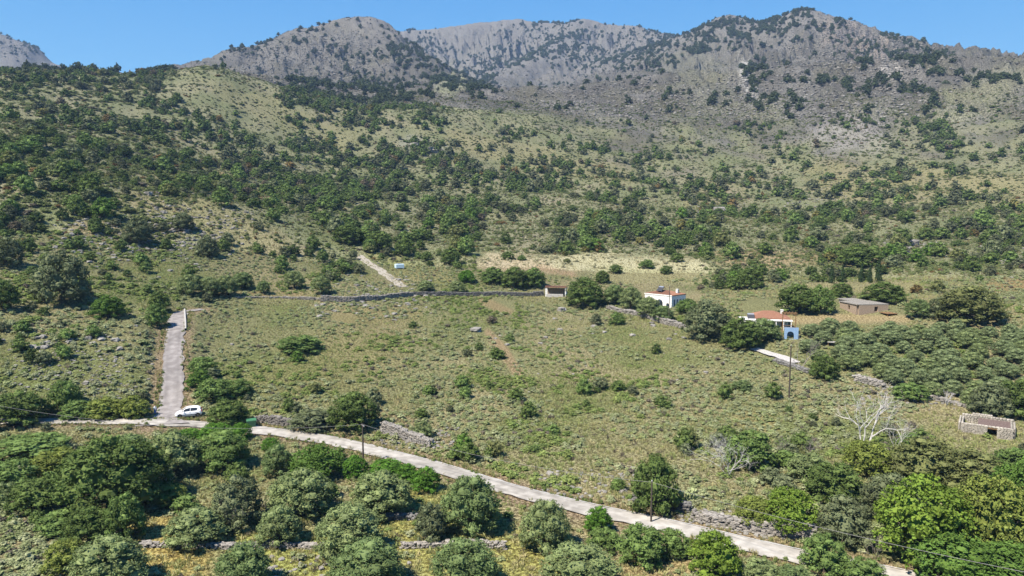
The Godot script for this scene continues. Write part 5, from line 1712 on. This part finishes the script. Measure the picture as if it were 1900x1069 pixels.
func build_trees() -> void:
	for q in plants():
		var p := hit(q[3], q[4])
		var s := Vector2(p.x, p.z).length() / F
		tree(q[0], q[1], M[q[2]], p, q[5] * s * .98, (q[6] - (q[5] * .13 if q[4] > 750 else 0.0)) * s * .98, q[7], "bush" if "bush" in q[1] else "tree", "bushes placed about the field" if "bush" in q[1] else "trees about the field and road")
		solid.append([p.x, p.z, q[5] * s * .42])
	bare_tree(1603, 828, 122, 112, "tall white leafless dead tree in the field's right side", 903, 5, Vector3(-.1, 0, 0), .02, M.dead)
	bare_tree(1662, 836, 62, 58, "smaller grey white dead tree right of the tall one", 907, 5, Vector3(.15, 0, 0), .012, M.dead, 4)
	bare_tree(1352, 884, 130, 82, "sprawling white dead tree behind the prickly pear", 911, 5, Vector3(.5, 0, .2), .012, M.dead, 4)
	bare_tree(1450, 850, 40, 46, "small tuft of grey dead twigs left of the dead trees", 915, 4, Vector3(0, 0, 0), .012, M.twig, 5)
	bare_tree(1330, 850, 60, 50, "greyish leafless shrub left of the bush behind the fallen tree", 943, 5, Vector3(0, 0, 0), .011, M.dead, 6)
	bare_tree(1500, 852, 50, 40, "low grey leafless shrub between the two tufts and the tall dead tree", 947, 5, Vector3(0, 0, 0), .011, M.twig, 6)
	bare_tree(309, 918, 44, 50, "small dead twigs above the sparse tree in the clearing", 921, 3, Vector3(0, 0, 0), .025, M.dead)
	bare_tree(1486, 684, 46, 62, "thin bare grey tree beside the whitewashed path", 925, 5, Vector3(0, 0, 0), .02, M.twig, 2)
	bare_tree(1628, 1040, 72, 70, "brown bare bush at the road below the right thicket", 931, 5, Vector3(0, 0, 0), .01, M.twig, 6)
	bare_tree(440, 985, 80, 78, "bare dark twigs showing in the greyish fig", 935, 5, Vector3(0, 0, 0), .011, M.twig, 5)
	bare_tree(1757, 752, 22, 26, "little white dead stump tree at the grove's edge", 939, 3, Vector3(.1, 0, 0), .04, M.dead)
	# the olive grove, set out in rows
	rng.seed = 404
	var grove: Array = []
	for i in range(-6, 36):
		for j in range(-4, 30):
			var p := Vector3(38 + i * 3.9 + rnd(-.8, .8), 0, -95 - j * 4.1 + rnd(-.8, .8))
			p = ground(p)
			var q := to_px(p)
			if q.x < 1478 or q.x > 1960 or q.y < 610 or q.y < 622 - (q.x - 1480) * .04 or q.y > 668 + (q.x - 1500) * .30 or q.y > 755: continue
			if not clear_of(p, -.4) or absf(q.x - 1470) < 14 or (q.x > 1535 and q.x < 1560 and q.y < 655 and q.y > 634): continue
			grove.append(p)
	grove.sort_custom(func(a, b): return a.z > b.z)
	var bands := {"back rows": [], "middle rows": [], "front rows": []}
	for p in grove:
		var q := to_px(p)
		bands["back rows" if q.y < 640 else ("middle rows" if q.y < 675 else "front rows")].append([q.x, p])
	for band in bands:
		var l: Array = bands[band]
		l.sort_custom(func(a, b): return a[0] < b[0])
		for k in l.size():
			var w := rnd(3.2, 4.9)
			tree("olive", "olive_tree", M.olive_grove if rng.randf() < .75 else M.olive, l[k][1], w, w * rnd(.52, .74), "olive tree in the %s of the grove, %s" % [band, ordinal(k, l.size())], "tree", "olive trees of the grove", k)
	print("grove ", grove.size())

func build_objects() -> void:
	build_rocks()
	build_houses()
	build_car()
	build_person()
	build_street()
	build_pear()

func _ready() -> void:
	rng.seed = 5
	var cam := Camera3D.new()
	cam.name = "camera"
	cam.position = CAM
	cam.rotation_degrees = Vector3(PITCH, 0, 0)
	cam.keep_aspect = Camera3D.KEEP_HEIGHT
	cam.fov = rad_to_deg(2.0 * atan(534.5 / F))
	cam.near = 0.5
	cam.far = 6000.0
	cam.current = true
	add_child(cam)
	var sky := ProceduralSkyMaterial.new()
	sky.sky_top_color = Color(.06, .345, .60)
	sky.sky_horizon_color = Color(.43, .625, .705)
	sky.sky_curve = 0.16
	sky.ground_bottom_color = Color(.30, .28, .22)
	sky.ground_horizon_color = Color(.55, .62, .62)
	sky.sun_angle_max = 0.0
	var env := Environment.new()
	env.background_mode = Environment.BG_SKY
	env.sky = Sky.new()
	env.sky.sky_material = sky
	env.tonemap_mode = Environment.TONE_MAPPER_LINEAR
	env.tonemap_exposure = 2.35
	env.sdfgi_enabled = true
	env.ssao_enabled = true
	env.ssil_enabled = true
	env.fog_enabled = true
	env.fog_density = 0.0001
	env.fog_light_color = Color(.62, .74, .90)
	var we := WorldEnvironment.new()
	we.name = "world"
	we.environment = env
	add_child(we)
	var sun := DirectionalLight3D.new()
	sun.name = "sun"
	sun.light_energy = 1.6
	sun.light_color = Color(1.0, .965, .90)
	sun.light_angular_distance = 0.5
	sun.shadow_enabled = true
	add_child(sun)
	sun.look_at_from_position(Vector3(-.58, 1.05, .46) * 100.0, Vector3.ZERO)

	n1.seed = 1; n1.frequency = .018; n1.fractal_octaves = 3
	n2.seed = 2; n2.frequency = .012; n2.fractal_octaves = 4
	n3.seed = 3; n3.frequency = .11; n3.fractal_octaves = 4
	var t0 := Time.get_ticks_msec()
	build_heights()
	print("heights ", Time.get_ticks_msec() - t0)
	layout()
	build_ground()
	print("ground ", Time.get_ticks_msec() - t0)
	species()
	print("species ", Time.get_ticks_msec() - t0)
	build_roads()
	build_objects()
	build_trees()
	print("trees ", Time.get_ticks_msec() - t0)
	build_scrub()
	build_cover()
	print("all ", Time.get_ticks_msec() - t0)
